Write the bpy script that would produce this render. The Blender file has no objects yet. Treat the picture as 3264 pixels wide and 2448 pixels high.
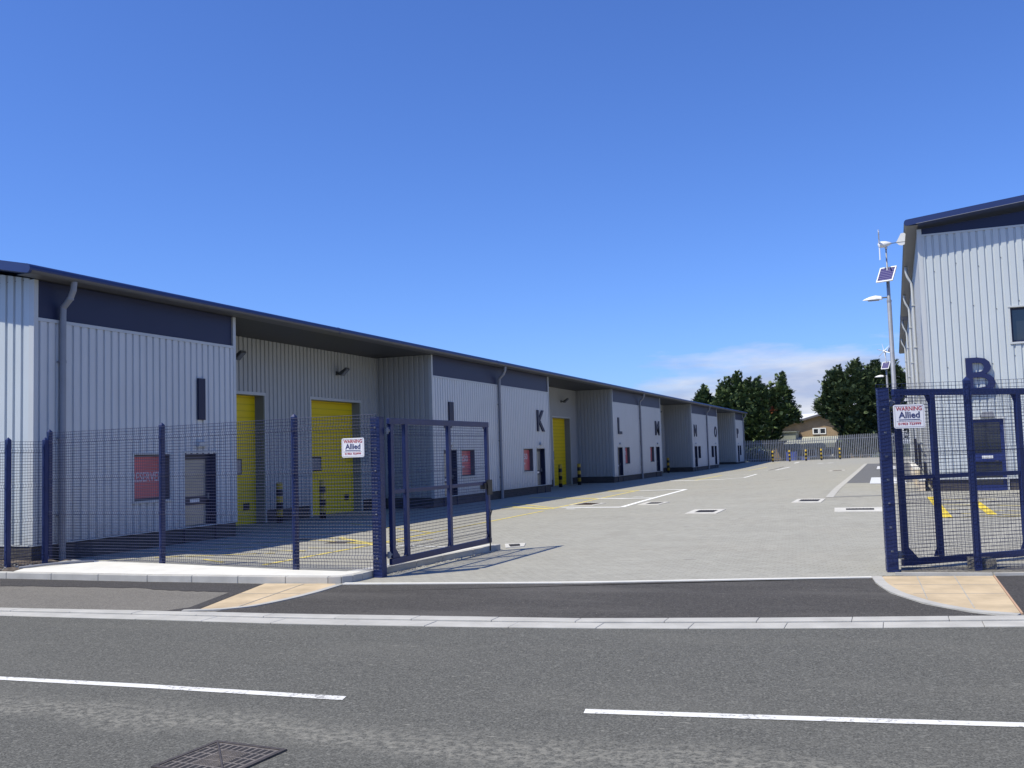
import bpy, bmesh, math, random
from mathutils import Vector, Matrix
random.seed(7)
S = bpy.context.scene
COL = S.collection

# ------------------------------------------------------------------ helpers
def ss(a, b, x):
    t = min(1, max(0, (x-a)/(b-a))); return t*t*(3-2*t)

def zg(X, Y):
    """height of the yard surface (it climbs gently to the right and to the far end)"""
    r = ss(-11, -2, X)*ss(17, 36, Y)
    return .32*r + .22*ss(80, 115, Y)*(1-r)

def tag(o, label=None, cat=None, group=None, kind=None):
    if label: o['label'] = label
    if cat: o['category'] = cat
    if group: o['group'] = group
    if kind: o['kind'] = kind
    return o

def thing(name, label, cat, loc=(0, 0, 0), rz=0., group=None):
    o = bpy.data.objects.new(name, None); COL.objects.link(o)
    o.empty_display_size = .2
    o.location = loc; o.rotation_euler = (0, 0, rz)
    return tag(o, label, cat, group)

def copy_tree(o, parent=None):
    c = o.copy(); COL.objects.link(c)
    if parent: c.parent = parent
    for ch in list(o.children): copy_tree(ch, c)
    return c

class MB:
    def __init__(s): s.v = []; s.f = []; s.m = []; s.mats = []; s.cur = 0
    def use(s, mat):
        if mat not in s.mats: s.mats.append(mat)
        s.cur = s.mats.index(mat); return s
    def face(s, pts):
        n = len(s.v); s.v += [tuple(p) for p in pts]
        s.f.append(tuple(range(n, n+len(pts)))); s.m.append(s.cur)
    def box(s, x0, x1, y0, y1, z0, z1):
        n = len(s.v)
        s.v += [(x, y, z) for z in (z0, z1) for y in (y0, y1) for x in (x0, x1)]
        for q in ((0,2,3,1),(4,5,7,6),(0,1,5,4),(2,6,7,3),(0,4,6,2),(1,3,7,5)):
            s.f.append(tuple(n+i for i in q)); s.m.append(s.cur)
    def obox(s, a, b, w, h, up=(0, 0, 1)):
        """bar from a to b, width w (sideways) and height h (along up)"""
        a = Vector(a); b = Vector(b); d = (b-a).normalized(); u = Vector(up)
        r = d.cross(u)
        if r.length < 1e-4: r = d.cross(Vector((1, 0, 0)))
        r.normalize(); u = r.cross(d).normalized()
        n = len(s.v)
        for p in (a, b):
            for i, j in ((-1,-1),(1,-1),(1,1),(-1,1)): s.v.append(tuple(p+r*(w/2*i)+u*(h/2*j)))
        for q in ((0,1,2,3),(7,6,5,4),(0,4,5,1),(1,5,6,2),(2,6,7,3),(3,7,4,0)):
            s.f.append(tuple(n+i for i in q)); s.m.append(s.cur)
    def prism(s, poly, z0, z1):
        """poly: list of (x,y) counter clockwise; z0/z1 numbers"""
        n = len(s.v); k = len(poly)
        s.v += [(x, y, z0) for x, y in poly]+[(x, y, z1) for x, y in poly]
        s.f.append(tuple(n+i for i in reversed(range(k)))); s.m.append(s.cur)
        s.f.append(tuple(n+k+i for i in range(k))); s.m.append(s.cur)
        for i in range(k):
            j = (i+1) % k
            s.f.append((n+i, n+j, n+k+j, n+k+i)); s.m.append(s.cur)
    def extrude(s, prof, axis, a0, a1):
        """prof: list of 2-D points, extruded along axis 'x' (prof=(y,z)) or 'y' (prof=(x,z))"""
        n = len(s.v); k = len(prof)
        for a in (a0, a1):
            for p, q in prof: s.v.append((a, p, q) if axis == 'x' else (p, a, q))
        s.f.append(tuple(n+i for i in range(k))); s.m.append(s.cur)
        s.f.append(tuple(n+k+i for i in reversed(range(k)))); s.m.append(s.cur)
        for i in range(k):
            j = (i+1) % k
            s.f.append((n+i, n+k+i, n+k+j, n+j)); s.m.append(s.cur)
    def tube(s, pts, r, n=8, caps=True):
        pts = [Vector(p) for p in pts]; rs = r if isinstance(r, (list, tuple)) else [r]*len(pts)
        base = len(s.v); prev = None
        for i, p in enumerate(pts):
            d = (pts[min(i+1, len(pts)-1)]-pts[max(i-1, 0)]).normalized()
            ref = prev if prev is not None else (Vector((0, 0, 1)) if abs(d.z) < .9 else Vector((1, 0, 0)))
            a = ref-d*ref.dot(d)
            if a.length < 1e-5: a = d.orthogonal()
            a.normalize(); b = d.cross(a); prev = a
            for k in range(n):
                t = 2*math.pi*k/n
                s.v.append(tuple(p+(a*math.cos(t)+b*math.sin(t))*rs[i]))
        for i in range(len(pts)-1):
            for k in range(n):
                l = (k+1) % n
                s.f.append((base+i*n+k, base+i*n+l, base+(i+1)*n+l, base+(i+1)*n+k)); s.m.append(s.cur)
        if caps:
            s.f.append(tuple(base+k for k in reversed(range(n)))); s.m.append(s.cur)
            e = base+(len(pts)-1)*n
            s.f.append(tuple(e+k for k in range(n))); s.m.append(s.cur)
    def build(s, name, mat=None, parent=None, origin=None, smooth=False):
        if origin is None:
            origin = (0, 0, 0)
        ox, oy, oz = origin
        me = bpy.data.meshes.new(name)
        me.from_pydata([(x-ox, y-oy, z-oz) for x, y, z in s.v], [], s.f)
        if s.mats:
            for m in s.mats: me.materials.append(m)
            me.polygons.foreach_set('material_index', s.m)
        elif mat: me.materials.append(mat)
        if smooth: me.polygons.foreach_set('use_smooth', [True]*len(me.polygons))
        me.update()
        o = bpy.data.objects.new(name, me); COL.objects.link(o)
        if parent: o.parent = parent
        else: o.location = origin
        return o

def bevel(o, w=.006, seg=2):
    m = o.modifiers.new('bevel', 'BEVEL'); m.width = w; m.segments = seg; m.limit_method = 'ANGLE'
    return o

def struct(mb, name, mat=None):
    return tag(mb.build(name, mat), kind='structure')

_txt = {}
def text_polys(txt, bold=0.):
    """outline faces of a text, scaled so the capital height is 1 and it starts at u=0; returns verts2d, faces, width"""
    key = (txt, bold)
    if key in _txt: return _txt[key]
    cu = bpy.data.curves.new('lettering', 'FONT'); cu.body = txt; cu.size = 1.; cu.offset = bold
    cu.resolution_u = 3
    o = bpy.data.objects.new('lettering', cu); COL.objects.link(o)
    dg = bpy.context.evaluated_depsgraph_get()
    me = bpy.data.meshes.new_from_object(o.evaluated_get(dg))
    vs = [(v.co.x, v.co.y) for v in me.vertices]; fs = [tuple(p.vertices) for p in me.polygons]
    bpy.data.objects.remove(o); bpy.data.curves.remove(cu); bpy.data.meshes.remove(me)
    x0 = min(v[0] for v in vs); x1 = max(v[0] for v in vs); y0 = min(v[1] for v in vs); y1 = max(v[1] for v in vs)
    vs = [((x-x0)/(y1-y0), (y-y0)/(y1-y0)) for x, y in vs]
    _txt[key] = (vs, fs, (x1-x0)/(y1-y0)); return _txt[key]

def text_solid(mb, txt, T, u0, u1, v0, v1, d0, d1, bold=0.):
    """letters filling the rectangle u0..u1 x v0..v1, thickness d0..d1; T maps (u,v,d) to world"""
    vs, fs, w = text_polys(txt, bold)
    n = len(mb.v); k = len(vs)
    P = [(u0+(u1-u0)*x/w, v0+(v1-v0)*y) for x, y in vs]
    mb.v += [T(u, v, d1) for u, v in P]+[T(u, v, d0) for u, v in P]
    edges = {}
    for f in fs:
        mb.f.append(tuple(n+i for i in f)); mb.m.append(mb.cur)
        mb.f.append(tuple(n+k+i for i in reversed(f))); mb.m.append(mb.cur)
        for i in range(len(f)):
            a, b = f[i], f[(i+1) % len(f)]
            if (b, a) in edges: edges.pop((b, a))
            else: edges[(a, b)] = 1
    for a, b in edges:
        mb.f.append((n+a, n+k+a, n+k+b, n+b)); mb.m.append(mb.cur)

# ------------------------------------------------------------------ materials
def new_mat(name):
    m = bpy.data.materials.new(name); m.use_nodes = True
    nt = m.node_tree; b = nt.nodes['Principled BSDF']
    return m, nt, b
def lnk(nt, a, b): nt.links.new(a, b)
def coords(nt, scale=(1, 1, 1), obj=True):
    if obj:
        g = nt.nodes.new('ShaderNodeTexCoord'); out = g.outputs['Object']
    else:
        g = nt.nodes.new('ShaderNodeNewGeometry'); out = g.outputs['Position']
    mp = nt.nodes.new('ShaderNodeMapping'); mp.inputs['Scale'].default_value = scale
    lnk(nt, out, mp.inputs['Vector']); return mp.outputs['Vector']
def noise(nt, vec, scale, detail=3, rough=.55):
    n = nt.nodes.new('ShaderNodeTexNoise'); n.inputs['Scale'].default_value = scale
    n.inputs['Detail'].default_value = detail; n.inputs['Roughness'].default_value = rough
    lnk(nt, vec, n.inputs['Vector']); return n.outputs['Fac']
def ramp(nt, fac, stops):
    r = nt.nodes.new('ShaderNodeValToRGB'); e = r.color_ramp.elements
    while len(e) < len(stops): e.new(.5)
    for i, (p, c) in enumerate(stops):
        e[i].position = p; e[i].color = (*c, 1) if len(c) == 3 else c
    lnk(nt, fac, r.inputs['Fac']); return r.outputs['Color']
def mix(nt, fac, a, b, mode='MIX'):
    m = nt.nodes.new('ShaderNodeMix'); m.data_type = 'RGBA'; m.blend_type = mode
    for sock, val in ((m.inputs[0], fac), (m.inputs[6], a), (m.inputs[7], b)):
        if hasattr(val, 'links'): lnk(nt, val, sock)
        else: sock.default_value = (*val, 1) if isinstance(val, tuple) else val
    return m.outputs[2]
def grey(v): return (v, v, v)
def simple(name, col, rough=.5, metal=0., var=.06, scale=3., bump=0., bscale=60., spec=.5, obj=True, streak=0.):
    m, nt, b = new_mat(name)
    v = coords(nt, obj=obj)
    n = noise(nt, v, scale, 4)
    c = ramp(nt, n, [(.3, tuple(x*(1-var) for x in col)), (.7, tuple(min(1, x*(1+var)) for x in col))])
    if streak:
        v2 = coords(nt, (6, 6, .35), obj=obj); n2 = noise(nt, v2, 1.5, 4)
        c = mix(nt, ramp(nt, n2, [(.45, grey(0)), (.75, grey(streak))]), c, tuple(x*.72 for x in col))
    if streak:
        g = nt.nodes.new('ShaderNodeNewGeometry'); sz = nt.nodes.new('ShaderNodeSeparateXYZ'); lnk(nt, g.outputs['Position'], sz.inputs[0])
        low = ramp_range(nt, sz.outputs['Z'], [(.35, .5), (.7, .22), (1.3, 0)])
        dn = ramp(nt, noise(nt, v, 4.5, 5, .7), [(.35, grey(.15)), (.65, grey(1.))])
        c = mix(nt, mix(nt, 1., low, dn, 'MULTIPLY'), c, (.27, .25, .21))
    lnk(nt, c, b.inputs['Base Color'])
    b.inputs['Roughness'].default_value = rough; b.inputs['Metallic'].default_value = metal
    b.inputs['Specular IOR Level'].default_value = spec
    if bump:
        bn = nt.nodes.new('ShaderNodeBump'); bn.inputs['Strength'].default_value = bump; bn.inputs['Distance'].default_value = .01
        lnk(nt, noise(nt, v, bscale, 3), bn.inputs['Height']); lnk(nt, bn.outputs['Normal'], b.inputs['Normal'])
    return m

def asphalt(name, base, light, speck=.5, patch=.3, streak=False, dust=0.):
    m, nt, b = new_mat(name)
    v = coords(nt)
    fine = noise(nt, v, 70, 2, .7); mid = noise(nt, v, 22, 3, .6)
    big = noise(nt, coords(nt, (.35, 1.1, 1)), .9, 5, .62)
    c = ramp(nt, fine, [(.36, tuple(x*.45 for x in base)), (.5, base), (.66, tuple(x*(1.25+speck) for x in base))])
    vo = nt.nodes.new('ShaderNodeTexVoronoi'); vo.inputs['Scale'].default_value = 60; lnk(nt, v, vo.inputs['Vector'])
    sc_ = nt.nodes.new('ShaderNodeSeparateColor'); lnk(nt, vo.outputs['Color'], sc_.inputs[0])
    c = mix(nt, ramp(nt, sc_.outputs[0], [(.0, grey(.75)), (.22, grey(.0)), (1., grey(0))]), c, tuple(x*.42 for x in base))
    c = mix(nt, ramp(nt, sc_.outputs[1], [(.72, grey(.0)), (.86, grey(speck))]), c, tuple(min(.6, x*2.1) for x in base))
    c = mix(nt, ramp(nt, mid, [(.35, grey(0)), (.65, grey(.5))]), c, tuple(x*.8 for x in base))
    mid2 = noise(nt, v, 6, 4, .7); c = mix(nt, ramp(nt, mid2, [(.45, grey(0)), (.7, grey(.3))]), c, tuple(x*1.28 for x in base))
    c = mix(nt, ramp(nt, big, [(.48, grey(0)), (.72, grey(patch))]), c, light)
    if streak:      # worn, lighter wheel tracks along the road, mottled
        g = nt.nodes.new('ShaderNodeTexCoord'); sx = nt.nodes.new('ShaderNodeSeparateXYZ'); lnk(nt, g.outputs['Object'], sx.inputs[0])
        wob = noise(nt, coords(nt, (.5, .5, 1)), 1.1, 4)
        ad = nt.nodes.new('ShaderNodeMath'); ad.operation = 'MULTIPLY_ADD'; ad.inputs[1].default_value = 1.3
        lnk(nt, wob, ad.inputs[0]); lnk(nt, sx.outputs['Y'], ad.inputs[2])
        tr = ramp_range(nt, ad.outputs[0], [(5.95, 0), (6.22, 1), (6.42, .8), (6.8, 0)])
        mot = ramp(nt, noise(nt, v, 16, 4, .75), [(.44, grey(.0)), (.60, grey(.9))])
        k = mix(nt, 1., tr, mot, 'MULTIPLY')
        c = mix(nt, k, c, tuple(x*1.15 for x in light))
        wo = ramp(nt, noise(nt, coords(nt, (1, 3.2, 1)), 9, 2, .6), [(.665, grey(0)), (.73, grey(.6))])
        c = mix(nt, wo, c, tuple(x*1.5 for x in light))
    if dust:
        d = ramp(nt, noise(nt, v, 38, 2, .6), [(.72, grey(0)), (.77, grey(dust))])
        c = mix(nt, d, c, (.5, .47, .42))
    lnk(nt, c, b.inputs['Base Color']); b.inputs['Roughness'].default_value = .9
    b.inputs['Specular IOR Level'].default_value = .25
    bn = nt.nodes.new('ShaderNodeBump'); bn.inputs['Strength'].default_value = .55; bn.inputs['Distance'].default_value = .008
    lnk(nt, fine, bn.inputs['Height']); lnk(nt, bn.outputs['Normal'], b.inputs['Normal'])
    return m
def ramp_range(nt, val, stops):
    lo = stops[0][0]; hi = stops[-1][0]
    mr = nt.nodes.new('ShaderNodeMapRange'); mr.inputs['From Min'].default_value = lo; mr.inputs['From Max'].default_value = hi
    lnk(nt, val, mr.inputs['Value'])
    return ramp(nt, mr.outputs['Result'], [((p-lo)/(hi-lo), grey(v)) for p, v in stops])

def block_paving():
    m, nt, b = new_mat('block_paving')
    v = coords(nt)
    rot = nt.nodes.new('ShaderNodeMapping'); rot.inputs['Rotation'].default_value = (0, 0, .23)
    lnk(nt, v, rot.inputs['Vector'])
    br = nt.nodes.new('ShaderNodeTexBrick'); lnk(nt, rot.outputs['Vector'], br.inputs['Vector'])
    br.inputs['Scale'].default_value = 1.; br.inputs['Brick Width'].default_value = .2; br.inputs['Row Height'].default_value = .1
    br.inputs['Mortar Size'].default_value = .006; br.inputs['Mortar Smooth'].default_value = .3
    br.inputs['Color1'].default_value = (.36, .345, .285, 1); br.inputs['Color2'].default_value = (.41, .395, .33, 1)
    br.inputs['Mortar'].default_value = (.15, .143, .115, 1)
    n1 = noise(nt, coords(nt, (.5, 1.2, 1)), .55, 5, .6)
    c = mix(nt, ramp(nt, n1, [(.3, grey(0)), (.75, grey(.55))]), br.outputs['Color'], (.44, .425, .36))
    n2 = noise(nt, v, .22, 4); c = mix(nt, ramp(nt, n2, [(.52, grey(0)), (.75, grey(.35))]), c, (.40, .355, .28))
    vo = nt.nodes.new('ShaderNodeTexVoronoi'); vo.inputs['Scale'].default_value = 7.; lnk(nt, v, vo.inputs['Vector'])
    sc_ = nt.nodes.new('ShaderNodeSeparateColor'); lnk(nt, vo.outputs['Color'], sc_.inputs[0])
    c = mix(nt, ramp(nt, sc_.outputs[0], [(.0, grey(.28)), (.5, grey(.0)), (1., grey(0))]), c, (.27, .26, .215))
    c = mix(nt, ramp(nt, sc_.outputs[1], [(.6, grey(.0)), (1., grey(.3))]), c, (.50, .48, .40))
    n4 = noise(nt, coords(nt, (.35, 1.5, 1)), 1.7, 5, .65); c = mix(nt, ramp(nt, n4, [(.35, grey(.22)), (.6, grey(0))]), c, (.29, .28, .235))
    st = ramp(nt, noise(nt, coords(nt, (1, .55, 1)), .75, 3, .5), [(.60, grey(0)), (.72, grey(.30))]); c = mix(nt, st, c, (.25, .235, .19))
    sp_ = ramp(nt, noise(nt, v, 2.6, 2, .4), [(.71, grey(0)), (.76, grey(.45))]); c = mix(nt, sp_, c, (.16, .15, .13))
    n3 = noise(nt, v, 60, 2); c = mix(nt, ramp(nt, n3, [(.35, grey(.35)), (.65, grey(0))]), c, (.22, .21, .18))
    lnk(nt, c, b.inputs['Base Color']); b.inputs['Roughness'].default_value = .88
    bn = nt.nodes.new('ShaderNodeBump'); bn.inputs['Strength'].default_value = .35; bn.inputs['Distance'].default_value = .006
    lnk(nt, br.outputs['Fac'], bn.inputs['Height']); bn.invert = True
    lnk(nt, bn.outputs['Normal'], b.inputs['Normal'])
    return m

def brick_mat(name, c1, c2, mortar, sx=.215, sy=.075, var=.2):
    """bricks on vertical walls: u runs along x+y, v along z"""
    m, nt, b = new_mat(name)
    g = nt.nodes.new('ShaderNodeTexCoord'); sp = nt.nodes.new('ShaderNodeSeparateXYZ'); lnk(nt, g.outputs['Object'], sp.inputs[0])
    ad = nt.nodes.new('ShaderNodeMath'); lnk(nt, sp.outputs['X'], ad.inputs[0]); lnk(nt, sp.outputs['Y'], ad.inputs[1])
    cb = nt.nodes.new('ShaderNodeCombineXYZ'); lnk(nt, ad.outputs[0], cb.inputs['X']); lnk(nt, sp.outputs['Z'], cb.inputs['Y'])
    br = nt.nodes.new('ShaderNodeTexBrick'); lnk(nt, cb.outputs[0], br.inputs['Vector'])
    br.inputs['Scale'].default_value = 1.; br.inputs['Brick Width'].default_value = sx; br.inputs['Row Height'].default_value = sy
    br.inputs['Mortar Size'].default_value = .006; br.inputs['Mortar Smooth'].default_value = .2
    br.inputs['Color1'].default_value = (*c1, 1); br.inputs['Color2'].default_value = (*c2, 1); br.inputs['Mortar'].default_value = (*mortar, 1)
    n = noise(nt, coords(nt), 1.4, 4)
    c = mix(nt, ramp(nt, n, [(.35, grey(0)), (.7, grey(var*2))]), br.outputs['Color'], tuple(x*1.35 for x in c2))
    lnk(nt, c, b.inputs['Base Color']); b.inputs['Roughness'].default_value = .85
    bn = nt.nodes.new('ShaderNodeBump'); bn.inputs['Strength'].default_value = .5; bn.inputs['Distance'].default_value = .006; bn.invert = True
    lnk(nt, br.outputs['Fac'], bn.inputs['Height']); lnk(nt, bn.outputs['Normal'], b.inputs['Normal'])
    return m

def banded():
    """black and yellow bands by height"""
    m, nt, b = new_mat('black_yellow_bands')
    g = nt.nodes.new('ShaderNodeTexCoord'); sp = nt.nodes.new('ShaderNodeSeparateXYZ'); lnk(nt, g.outputs['Object'], sp.inputs[0])
    mu = nt.nodes.new('ShaderNodeMath'); mu.operation = 'MULTIPLY'; mu.inputs[1].default_value = 1/.4; lnk(nt, sp.outputs['Z'], mu.inputs[0])
    fr = nt.nodes.new('ShaderNodeMath'); fr.operation = 'FRACT'; lnk(nt, mu.outputs[0], fr.inputs[0])
    gt = nt.nodes.new('ShaderNodeMath'); gt.operation = 'GREATER_THAN'; gt.inputs[1].default_value = .5; lnk(nt, fr.outputs[0], gt.inputs[0])
    n = noise(nt, coords(nt), 9, 3)
    y = ramp(nt, n, [(.3, (.50, .33, .03)), (.7, (.66, .46, .05))])
    c = mix(nt, gt.outputs[0], (.014, .014, .022), y)
    lnk(nt, c, b.inputs['Base Color']); b.inputs['Roughness'].default_value = .55
    return m

def soffit_mat():
    m, nt, b = new_mat('soffit_sheeting')
    v = coords(nt)
    w = nt.nodes.new('ShaderNodeTexWave'); w.bands_direction = 'X'; w.inputs['Scale'].default_value = 3.2; w.inputs['Distortion'].default_value = 0
    lnk(nt, v, w.inputs['Vector'])
    c = ramp(nt, w.outputs['Fac'], [(.1, (.020, .020, .023)), (.3, (.050, .050, .054))])
    lnk(nt, c, b.inputs['Base Color']); b.inputs['Roughness'].default_value = .5
    return m

def door_yellow():
    m, nt, b = new_mat('yellow_roller_door')
    v = coords(nt)
    w = nt.nodes.new('ShaderNodeTexWave'); w.bands_direction = 'Z'; w.inputs['Scale'].default_value = 1.6; w.inputs['Distortion'].default_value = 0
    lnk(nt, v, w.inputs['Vector'])
    c = ramp(nt, w.outputs['Fac'], [(.0, (.64, .46, .003)), (.05, (.86, .63, .003)), (1., (.90, .66, .003))])
    n = noise(nt, v, .8, 4); c = mix(nt, ramp(nt, n, [(.4, grey(0)), (.8, grey(.25))]), c, (.74, .54, .01))
    lnk(nt, c, b.inputs['Base Color']); b.inputs['Roughness'].default_value = .5
    return m

def glass_mat(name, tint, rough=.05):
    m, nt, b = new_mat(name)
    n = noise(nt, coords(nt), 1.3, 2)
    c = ramp(nt, n, [(.3, tint), (.7, tuple(x*1.4 for x in tint))])
    lnk(nt, c, b.inputs['Base Color']); b.inputs['Roughness'].default_value = rough
    b.inputs['IOR'].default_value = 1.52; b.inputs['Specular IOR Level'].default_value = .9
    return m

def leaf_mat(name, dark, light):
    m, nt, b = new_mat(name)
    g = nt.nodes.new('ShaderNodeNewGeometry')
    n = noise(nt, coords(nt), 1.1, 3)
    c0 = ramp(nt, n, [(.35, dark), (.7, light)])
    c = mix(nt, ramp(nt, g.outputs['Random Per Island'], [(.35, grey(0)), (1, grey(.6))]), c0, tuple(x*.5 for x in dark))
    lnk(nt, c, b.inputs['Base Color']); b.inputs['Roughness'].default_value = .65
    b.inputs['Specular IOR Level'].default_value = .25
    return m

def solar_cell():
    m, nt, b = new_mat('solar_cells')
    v = coords(nt)
    w = nt.nodes.new('ShaderNodeTexWave'); w.bands_direction = 'Y'; w.inputs['Scale'].default_value = 4.2; lnk(nt, v, w.inputs['Vector'])
    c = ramp(nt, w.outputs['Fac'], [(.0, (.33, .33, .42)), (.07, (.045, .03, .15)), (1., (.03, .022, .12))])
    lnk(nt, c, b.inputs['Base Color']); b.inputs['Roughness'].default_value = .25
    return m

M = {}
M['road'] = asphalt('road_asphalt', (.112, .110, .096), (.225, .216, .182), .55, .16, streak=True)
M['crossing'] = asphalt('crossing_asphalt', (.070, .065, .058), (.15, .14, .125), .5, .5, dust=.75)
M['footway'] = asphalt('old_footway_asphalt', (.185, .172, .148), (.235, .22, .188), .18, .5)
M['strip'] = asphalt('dark_patch_asphalt', (.062, .058, .055), (.085, .08, .078), .5, .3, dust=.35)
M['paving'] = block_paving()
M['bay'] = asphalt('bay_block_paving', (.150, .152, .156), (.19, .19, .188), .2, .3)
M['tactile'] = simple('buff_tactile_paving', (.55, .43, .27), .85, var=.18, scale=2.2, bump=.3, bscale=30)
M['concrete'] = simple('white_concrete', (.72, .70, .63), .85, var=.08, scale=2.4, bump=.15, bscale=40)
M['kerb'] = simple('kerb_concrete', (.46, .445, .40), .85, var=.12, scale=3., bump=.2, bscale=50)
M['surround'] = simple('drain_surround_concrete', (.58, .56, .50), .85, var=.14, scale=3.); M['kerbw'] = simple('dressed_kerb_concrete', (.40, .385, .35), .85, var=.2, scale=4., bump=.2, bscale=50)
M['soil'] = simple('rubble_soil', (.105, .085, .068), .95, var=.5, scale=9., bump=1., bscale=18)
M['gravel'] = simple('grey_gravel', (.16, .15, .13), .95, var=.45, scale=22., bump=1., bscale=40)
M['ground'] = simple('grass_ground', (.075, .09, .04), .95, var=.35, scale=.6)
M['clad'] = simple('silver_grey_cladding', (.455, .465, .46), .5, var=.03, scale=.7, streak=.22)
M['clad_front'] = simple('bounce_lit_front_cladding', (.63, .64, .635), .34, var=.03, scale=.7, streak=.18); M['clad_sun'] = simple('sunlit_gable_cladding', (.55, .595, .61), .5, var=.03, scale=.7, streak=.18); M['trim'] = simple('pale_flashing', (.54, .56, .56), .45, var=.04, scale=1.)  # front and gable: same sheet as clad, bounce light and sun painted in
M['white_paint'] = simple('white_enamel', (.78, .78, .76), .4, var=.04, scale=3.)
M['navy'] = simple('navy_cladding', (.013, .019, .062), .5, var=.06, scale=.8)
M['navy_roof'] = simple('navy_roof_sheet', (.018, .037, .135), .45, var=.08, scale=.9)
M['navy_gate'] = simple('navy_powder_coat', (.012, .023, .100), .42, var=.16, scale=6.)
M['navy_wire'] = simple('navy_mesh_wire', (.011, .019, .075), .45, var=.1, scale=6.)
M['navy_door'] = simple('navy_door_frame', (.012, .018, .052), .4, var=.08, scale=4.)
M['gutter'] = simple('grey_eave_lining', (.115, .115, .12), .45, var=.06, scale=1.)
M['pipe'] = simple('grey_downpipe', (.27, .275, .295), .4, var=.06, scale=3.)
M['soffit'] = soffit_mat(); M['blue_letter'] = simple('blue_letter', (.009, .016, .080), .5, var=.06); M['blue_door'] = simple('blue_door_frame', (.014, .028, .14), .45, var=.06); M['letter'] = simple('navy_letter', (.010, .016, .050), .55, var=.05)
M['plinth'] = brick_mat('charcoal_brick', (.040, .037, .038), (.070, .064, .062), (.10, .098, .092))
M['house_brick'] = brick_mat('buff_brick', (.26, .178, .10), (.33, .232, .14), (.28, .24, .18))
M['cream_block'] = brick_mat('cream_block', (.62, .52, .38), (.66, .57, .43), (.42, .36, .28), .44, .215)
M['yellow_door'] = door_yellow()
M['reveal'] = simple('grey_door_reveal', (.30, .295, .28), .5, var=.05)
M['bands'] = banded()
M['glass'] = glass_mat('dark_glass', (.02, .024, .03))
M['grey_glass'] = glass_mat('grey_vision_glass', (.16, .17, .19), .25)
M['door_glass'] = glass_mat('door_glass', (.27, .26, .225), .16)
M['poster'] = simple('red_poster', (.58, .12, .14), .35, var=.22, scale=1.6)
M['poster_ink'] = simple('poster_lettering', (.62, .52, .58), .5, var=.05)
M['black'] = simple('black_metal', (.012, .012, .014), .5, var=.1)
M['lampgrey'] = simple('lamp_housing', (.10, .105, .105), .5, var=.1)
M['steel'] = simple('galvanised_steel', (.24, .25, .27), .5, .3, var=.2, scale=5.)
M['pole'] = simple('galvanised_pole', (.33, .34, .36), .45, .25, var=.12, scale=4.)
M['white'] = simple('white_gloss', (.80, .80, .79), .35, var=.02)
M['cell'] = solar_cell()
M['sign_white'] = simple('sign_face', (.80, .79, .80), .4, var=.02)
M['sign_red'] = simple('sign_red_ink', (.40, .012, .018), .5, var=.05)
M['sign_blue'] = simple('sign_navy_ink', (.03, .035, .13), .5, var=.05)
M['sign_grey'] = simple('sign_grey_ink', (.33, .31, .33), .5, var=.05)
M['wline'] = simple('white_road_paint', (.80, .79, .74), .8, var=.10, scale=14., bump=.4, bscale=90)
M['wthin'] = simple('white_bay_paint', (.88, .88, .84), .8, var=.06, scale=8.)
def worn_paint(name, col, under, amount=.60):
    m, nt, b = new_mat(name); v = coords(nt)
    n = noise(nt, v, 26, 4, .75); n2 = noise(nt, v, 3., 3)
    k = mix(nt, .35, n, n2)
    c = mix(nt, ramp(nt, k, [(amount-.02, grey(0)), (amount+.06, grey(.85))]), ramp(nt, noise(nt, v, 7, 3), [(.3, tuple(x*.84 for x in col)), (.7, col)]), under)
    lnk(nt, c, b.inputs['Base Color']); b.inputs['Roughness'].default_value = .85; return m
M['wline'] = worn_paint('white_road_paint', (.80, .79, .74), (.16, .155, .145), .56)
M['yline'] = worn_paint('yellow_bay_paint', (.74, .60, .15), (.36, .345, .285), .58)
M['ybright'] = simple('bright_yellow_paint', (.80, .60, .05), .8, var=.1, scale=6.)
M['iron'] = simple('worn_cast_iron', (.085, .072, .062), .6, .2, var=.3, scale=14., bump=.3)
M['ironlight'] = simple('polished_cast_iron', (.22, .19, .155), .5, .2, var=.25, scale=14.)
M['grate'] = simple('dark_grate', (.030, .026, .022), .7, var=.4, scale=20.)
M['rust'] = simple('rusty_grate', (.060, .030, .014), .8, var=.4, scale=20.)
M['bark'] = simple('tree_bark', (.075, .058, .042), .9, var=.3, scale=5., bump=.6, bscale=12)
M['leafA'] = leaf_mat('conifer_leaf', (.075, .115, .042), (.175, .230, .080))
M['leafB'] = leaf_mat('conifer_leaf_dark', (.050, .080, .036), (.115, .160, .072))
M['leafC'] = leaf_mat('shrub_leaf', (.070, .100, .044), (.155, .200, .088))
M['leafO'] = leaf_mat('dead_leaf', (.24, .075, .035), (.30, .11, .05))
M['blossom'] = simple('pale_blossom', (.62, .62, .66), .8, var=.1)
M['house_roof'] = simple('white_roof_sheet', (.74, .745, .75), .6, var=.04)
M['fascia'] = simple('grey_fascia', (.12, .115, .125), .6, var=.1)
M['lean_roof'] = simple('pale_felt_roof', (.46, .46, .36), .8, var=.1, scale=1.)
M['green_grey'] = simple('grey_green_board', (.27, .29, .25), .7, var=.08)
M['blue_plastic'] = simple('blue_plastic', (.055, .10, .46), .45, var=.1)

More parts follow.
